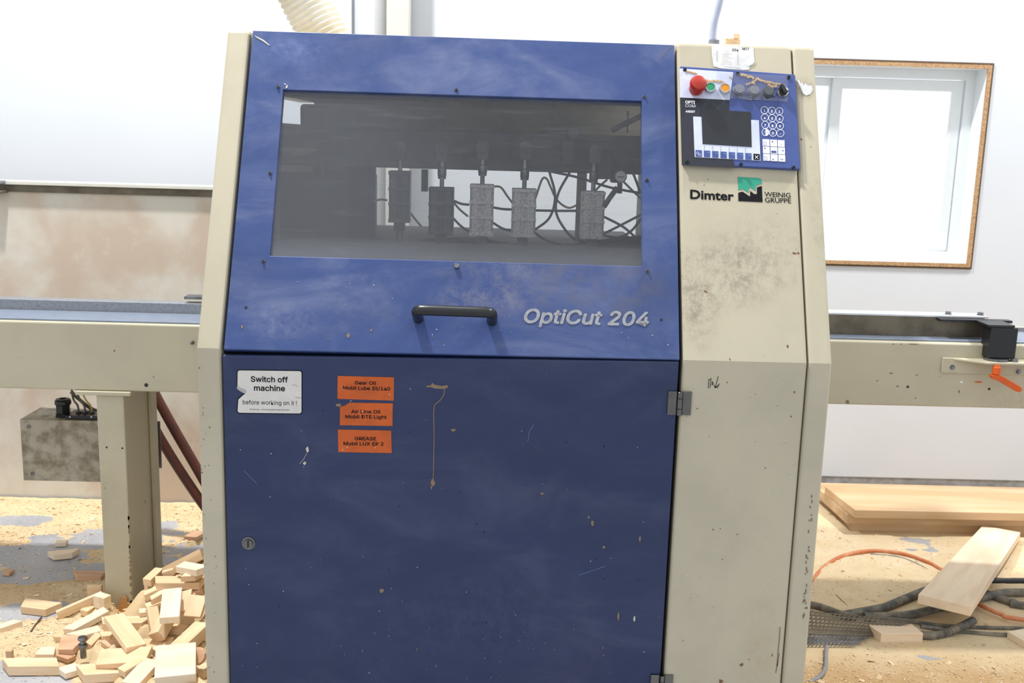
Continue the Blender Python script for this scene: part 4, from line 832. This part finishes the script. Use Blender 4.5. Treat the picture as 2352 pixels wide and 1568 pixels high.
b = MB(); b.lathe(p, V((.0, 0, 1)), [(-.02, .008), (.012, .008), (.012, .0125), (.016, .013), (.020, .0115), (.020, .007), (.030, .007)], STEEL, 14); b.build('bolt_shank', root, smooth=True)
b = MB(); b.lathe(p+V((0, 0, .030)), V((0, 0, 1)), [(0, .007), (.004, .0125), (.009, .0125), (.011, .011), (.0115, 0)], STEEL, 20); b.build('bolt_head', root, smooth=True)
b = MB(); b.tube([onZ(71, 1451, .006), onZ(82, 1435, .007), onZ(95, 1418, .010)], .0035, CASDARK, 7, 2); tag(b.build('twig', loc=onZ(82, 1435, .0)), 'thin dark stick lying on the floor below the flat offcut', 'stick')

# ================================================================== RIGHT SIDE THINGS
# three boards by the wall
brd = []
zth = .036
spec = [((1955, 1210), .037, 1108, 'lowest of three weathered boards stacked on the floor by the wall'), ((1946, 1181), .076, 1112, 'middle of three weathered boards stacked by the wall, end mitred'), ((1964, 1171), .108, 1117, 'topmost of three weathered boards stacked by the wall, knots showing')]
z0 = .001
for i, ((x, y), zt_, yb, lab) in enumerate(spec):
    fl = onZ(x, y if i else 1202, zt_); bl = onZ((1880, 1868, 1895)[i], yb, zt_); bl.y = min(bl.y, WY-.03)
    b = MB(); b.prism([(fl.x, fl.y, z0), (3.2, fl.y+.02, z0), (3.2, bl.y, z0), (bl.x, bl.y, z0)], (0, 0, zt_-z0), WOODO); z0 = zt_+.0008
    o = b.build('timber_board', bevel=.0015, loc=(2.2, fl.y+.1, 0)); tag(o, lab, 'board', 'boards stacked by the wall')
# leaning plank
def plank(pts, zs, t_, label, mat=WOODP, name='wood_plank', cat='plank'):
    P = [onZ(x, y, z) for (x, y), z in zip(pts, zs)]; n = (P[1]-P[0]).cross(P[2]-P[1]).normalized(); n = n if n.z > 0 else -n
    c_ = sum(P, V())/4; X = ((P[1]+P[2])/2-(P[0]+P[3])/2).normalized(); Y = n.cross(X)
    M = Matrix(((X.x, Y.x, n.x, c_.x), (X.y, Y.y, n.y, c_.y), (X.z, Y.z, n.z, c_.z), (0, 0, 0, 1))); Mi = M.inverted()
    loc = [Mi@p for p in P]
    for l in loc: l.z = 0
    b = MB(); b.prism(loc, (0, 0, -t_), mat); o = b.build(name, bevel=.0012, seg=1); o.matrix_world = M; return tag(o, label, cat)
plank([(2109, 1364), (2257, 1206), (2344, 1222), (2231, 1394)], [.11, .045, .045, .11], .030, 'pale planed plank lying askew on the hoses at right')
block((2000+8, 1444), .032, (2108, 1443), .032, .062, .030, 0, 'small pale block lying on the perforated metal sheet', WOODP, .008, .004, group='pale blocks right of the machine')
block((2335, 1446), .024, (2385, 1475), .024, .07, .022, 0, 'pale block cut off by the right picture edge', WOODP, 0, 0, group='pale blocks right of the machine')
rblocks = blocks[-2:]
# perforated sheet
def perf(P, nx, ny, mb, mat, t_):
    A_, B_, C_, D_ = P
    def at(u, v): return (A_*(1-u)+B_*u)*(1-v)+(D_*(1-u)+C_*u)*v
    for i in range(nx):
        for j in range(ny):
            u0, v0 = i/nx, j/ny; du, dv = 1/nx, 1/ny; sh = .5*du*(j % 2)
            if u0+sh+du > 1.001: continue
            o8 = [(0, 0), (.5, 0), (1, 0), (1, .5), (1, 1), (.5, 1), (0, 1), (0, .5)]
            h8 = [(.5+.33*math.cos(math.radians(225+45*k_)), .5+.33*math.sin(math.radians(225+45*k_))) for k_ in range(8)]
            oo = [at(u0+sh+a_*du, v0+b_*dv) for a_, b_ in o8]; hh = [at(u0+sh+a_*du, v0+b_*dv) for a_, b_ in h8]
            for q in range(8):
                r_ = (q+1) % 8; mb.face([oo[q], oo[r_], hh[r_], hh[q]], mat); mb.face([hh[q], hh[r_], hh[r_]-V((0, 0, t_)), hh[q]-V((0, 0, t_))], mat)
root = empty('perforated_sheet', onZ(1960, 1450, 0), 'bent perforated steel sheet lying half under sawdust beside the cabinet', 'metal sheet')
b = MB(); perf([onZ(1800, 1450, .012), onZ(2010, 1458, .012), onZ(2112, 1425, .045), onZ(1800, 1398, .060)], 27, 6, b, RUSTY, .0012); b.build('perforated_face', root)
b = MB(); perf([onZ(1800, 1480, .012), onZ(1965, 1481, .012), onZ(2010, 1459, .0115), onZ(1800, 1453, .0115)], 20, 3, b, STEEL, .0012); b.build('perforated_lip', root)
# hoses and cables on the floor
def cable(name, pts, r, mat, label, cat, rib=0, pitch=.01, n=12, group=None):
    P = [onZ(x, y, z+r) for x, y, z in pts]; b = MB()
    if pts[-1][0] >= 2355: d = (P[-1]-P[-2]).normalized(); P.append(P[-1]+V((.55, d.y*.25, 0)))
    b.tube(P, r, mat, n, 8 if not rib else 22, rib, pitch); return tag(b.build(name, smooth=True, loc=P[0]), label, cat, group)
cable('air_hose', [(1850, 1350, .0), (1872, 1325, 0), (1895, 1300, 0), (1940, 1275, .0), (2000, 1265, 0), (2060, 1269, 0), (2110, 1283, .0), (2150, 1301, .0), (2190, 1330, .0), (2215, 1362, .0), (2250, 1388, .01), (2300, 1410, .012), (2360, 1424, .012)], .0075, HOSE_O, 'orange air hose arching over the sawdust and under the leaning plank', 'hose')
cable('thin_cable', [(2000, 1272, .0), (2060, 1278, 0), (2110, 1296, 0), (2150, 1322, 0), (2180, 1350, 0)], .003, CABLE_G, 'thin grey cable just inside the arch of the orange hose', 'cable')
G2 = 'dusty black hoses on the floor at right'
cable('corrugated_conduit', [(1850, 1386, .008), (1885, 1394, .01), (1925, 1408, .01), (1965, 1418, .0)], .012, CABLE_B, 'dark corrugated conduit emerging from behind the cabinet', 'hose', .07, .006, group=G2)
cable('rubber_hose', [(1935, 1413, .0), (1975, 1406, .0), (2030, 1395, 0), (2075, 1377, 0), (2115, 1361, 0), (2150, 1350, 0), (2190, 1350, 0)], .0145, CABLE_B, 'thick dusty hose curving up from the sheet to the leaning plank', 'hose', group=G2)
cable('rubber_hose', [(1985, 1416, .002), (2040, 1415, .002), (2090, 1411, .003), (2140, 1400, .006), (2200, 1385, .006), (2255, 1372, .006), (2300, 1362, .006), (2360, 1360, .008)], .0135, CABLE_B, 'dusty hose running under the near end of the leaning plank', 'hose', group=G2)
cable('rubber_hose', [(2230, 1330, .0), (2280, 1334, 0), (2320, 1335, 0), (2365, 1335, 0)], .012, BLACKPL, 'black hose farthest back at the right picture edge', 'hose', group=G2)
cable('rubber_hose', [(2240, 1352, .0), (2290, 1372, 0), (2330, 1384, 0), (2365, 1392, 0)], .013, CABLE_B, 'black hose crossing under the dusty one at the right edge', 'hose', group=G2)
cable('thin_cable', [(2010, 1420, .03), (2080, 1425, .012), (2160, 1436, .0), (2250, 1441, 0), (2360, 1443, 0)], .0065, CABLE_B, 'upper of two long grey cables running to the right edge', 'cable')
cable('thin_cable', [(2115, 1438, .02), (2200, 1450, .0), (2290, 1457, 0), (2360, 1458, 0)], .007, CABLE_B, 'lower of two long grey cables running to the right edge', 'cable')
cable('corrugated_conduit', [(2100, 1455, .0), (2135, 1460, .0), (2170, 1454, .0), (2205, 1440, .016), (2235, 1425, .016)], .0125, CABLE_B, 'dark corrugated conduit beside the small pale block', 'hose', .08, .006, group=G2)
cable('power_cable', [(1899, 1484, .008), (1897, 1500, .002), (1897, 1520, .003), (1893, 1540, .004), (1880, 1556, .004), (1858, 1567, .004), (1830, 1575, .004)], .0062, CABLE_G, 'short grey cable curling down at the foot of the cabinet', 'cable')
cable('steel_wire', [(1908, 1355, .0), (1930, 1375, .002), (1950, 1394, .0)], .0012, CASDARK, 'straight dark wire on the sawdust beside the cabinet', 'wire', n=6)

# ================================================================== SAWDUST (height field) and shavings
def sdist(p, a, b_):
    ax, ay = a.x, a.y; dx, dy = b_.x-ax, b_.y-ay; L2 = dx*dx+dy*dy or 1e-9; t = max(0, min(1, ((p[0]-ax)*dx+(p[1]-ay)*dy)/L2))
    return math.hypot(p[0]-ax-dx*t, p[1]-ay-dy*t), a.z+(b_.z-a.z)*t
def hf(x, y, left):
    n = noise.fractal(V((x*2.1+y*1.1, y*3.2, 3.1)), .8, 2.1, 6); n2 = noise.fractal(V((x*16, y*16, 9)), .9, 2, 4)
    if left:
        cov = -.17 + max(0, (y-1.15))*.85 + .42*max(0, 1-abs(x+.95)/.5)*max(0, 1-abs(y-.5)/.6) + .30*max(0, 1-abs(y-.72)/.5)*(1 if x < -1.2 else .6)
        s_ = noise.noise(V((x*2.2-y*5, x*1.2+y*2.2, 5)))*.42
        hh = (cov+n*.40+s_)*.026+n2*.0022
    else:
        cov = .40 + (.25 if y < .45 else 0); hh = (cov+n*.5)*.020+n2*(.0085 if y < .4 else .0018)
        if y < .40: hh += .010*min(1, (.40-y)/.12)
    return max(-.004, min(hh, .045))
def field(x0, x1, y0, y1, st_, left, blks, name, label):
    nx, ny = int((x1-x0)/st_), int((y1-y0)/st_); vs_ = []; H = {}
    for j in range(ny+1):
        for i in range(nx+1):
            x, y = x0+i*st_, y0+j*st_; h = hf(x, y, left); lowcap = 9
            if left and x > -1.75 and y < 1.5:
                m = 0
                for a, c_, w2 in blks:
                    if abs((a.x+c_.x)/2-x) > .35 or abs((a.y+c_.y)/2-y) > .35: continue
                    d_, z_ = sdist((x, y), a, c_)
                    m = max(m, z_-.002-max(0, d_-w2*.7)*1.3); lowcap = min(lowcap, z_+max(0, d_-w2)*1.6)
                h = max(h, m+noise.noise(V((x*40, y*40, 0)))*.004) if m > .01 else h
                h = min(h, lowcap-.001) if lowcap < 9 else h
            elif not left:
                for a, c_, w2 in blks:
                    d_, z_ = sdist((x, y), a, c_); 
                    if d_ < w2*1.1: h = min(h, z_+.006)
            if not left and y > 1.2 and h > 0: h = min(h, .006)
            if not left and .35 < y < .95 and x < 2.6: h = min(h, .0025+.0*h) if h > 0 else h
            H[i, j] = h; vs_.append((x, y, h))
    fs = []
    for j in range(ny):
        for i in range(nx):
            if max(H[i, j], H[i+1, j], H[i, j+1], H[i+1, j+1]) > -.001: q = j*(nx+1)+i; fs.append((q, q+1, q+nx+2, q+nx+1))
    me = bpy.data.meshes.new(name); me.from_pydata([(a-x0, b_-y0, c_) for a, b_, c_ in vs_], [], fs); me.materials.append(DUST if left else DUSTR); me.polygons.foreach_set('use_smooth', [True]*len(fs))
    o = bpy.data.objects.new(name, me); C.objects.link(o); o.location = (x0, y0, 0); tag(o, label, 'sawdust', kind='stuff'); return H, nx, ny
H1, a1, b1 = field(-2.35, -.672, -.05, 1.695, .0075, True, blocks[:-2], 'sawdust_drift', 'pale sawdust drifts streaked over the grey floor left of the machine')
H2, a2, b2 = field(.77, 2.75, -.15, 2.11, .0085, False, rblocks, 'sawdust_layer', 'deep pale sawdust layer covering the floor right of the machine')
def shav(x0, y0, st_, H, nx, ny, cnt, name, label, sel):
    b = MB()
    for _ in range(cnt):
        i, j = random.randrange(nx), random.randrange(ny); h = H[i, j]; x, y = x0+i*st_, y0+j*st_
        if not sel(x, y, h) or y > (1.66 if x < 0 else 2.08): continue
        s_ = random.uniform(.0010, .0032) if random.random() < .96 else random.uniform(.004, .010); p = V((x+random.random()*st_, y+random.random()*st_, max(h, 0)+.0012)); t = random.random()*6.28
        d = V((math.cos(t), math.sin(t), random.uniform(-.3, .3)))*s_; e_ = V((-math.sin(t), math.cos(t), random.uniform(-.3, .3)))*s_*random.uniform(.3, .7)
        b.face([p-d-e_, p+d-e_, p+d+e_+V((0, 0, s_*.3)), p-d+e_], random.choice([WOOD, WOODP, DUST, DUST]) if random.random() < .97 else BARK)
    o = b.build(name, loc=(x0, y0, 0)); tag(o, label, 'shavings', kind='stuff')
shav(-2.35, -.05, .0075, H1, a1, b1, 34000, 'wood_shavings', 'fine wood flakes scattered over the floor left of the machine', lambda x, y, h: h > 0 or random.random() < .18)
shav(.77, -.15, .0085, H2, a2, b2, 30000, 'wood_shavings', 'fine wood flakes scattered over the sawdust right of the machine', lambda x, y, h: y < .5 or random.random() < .3)
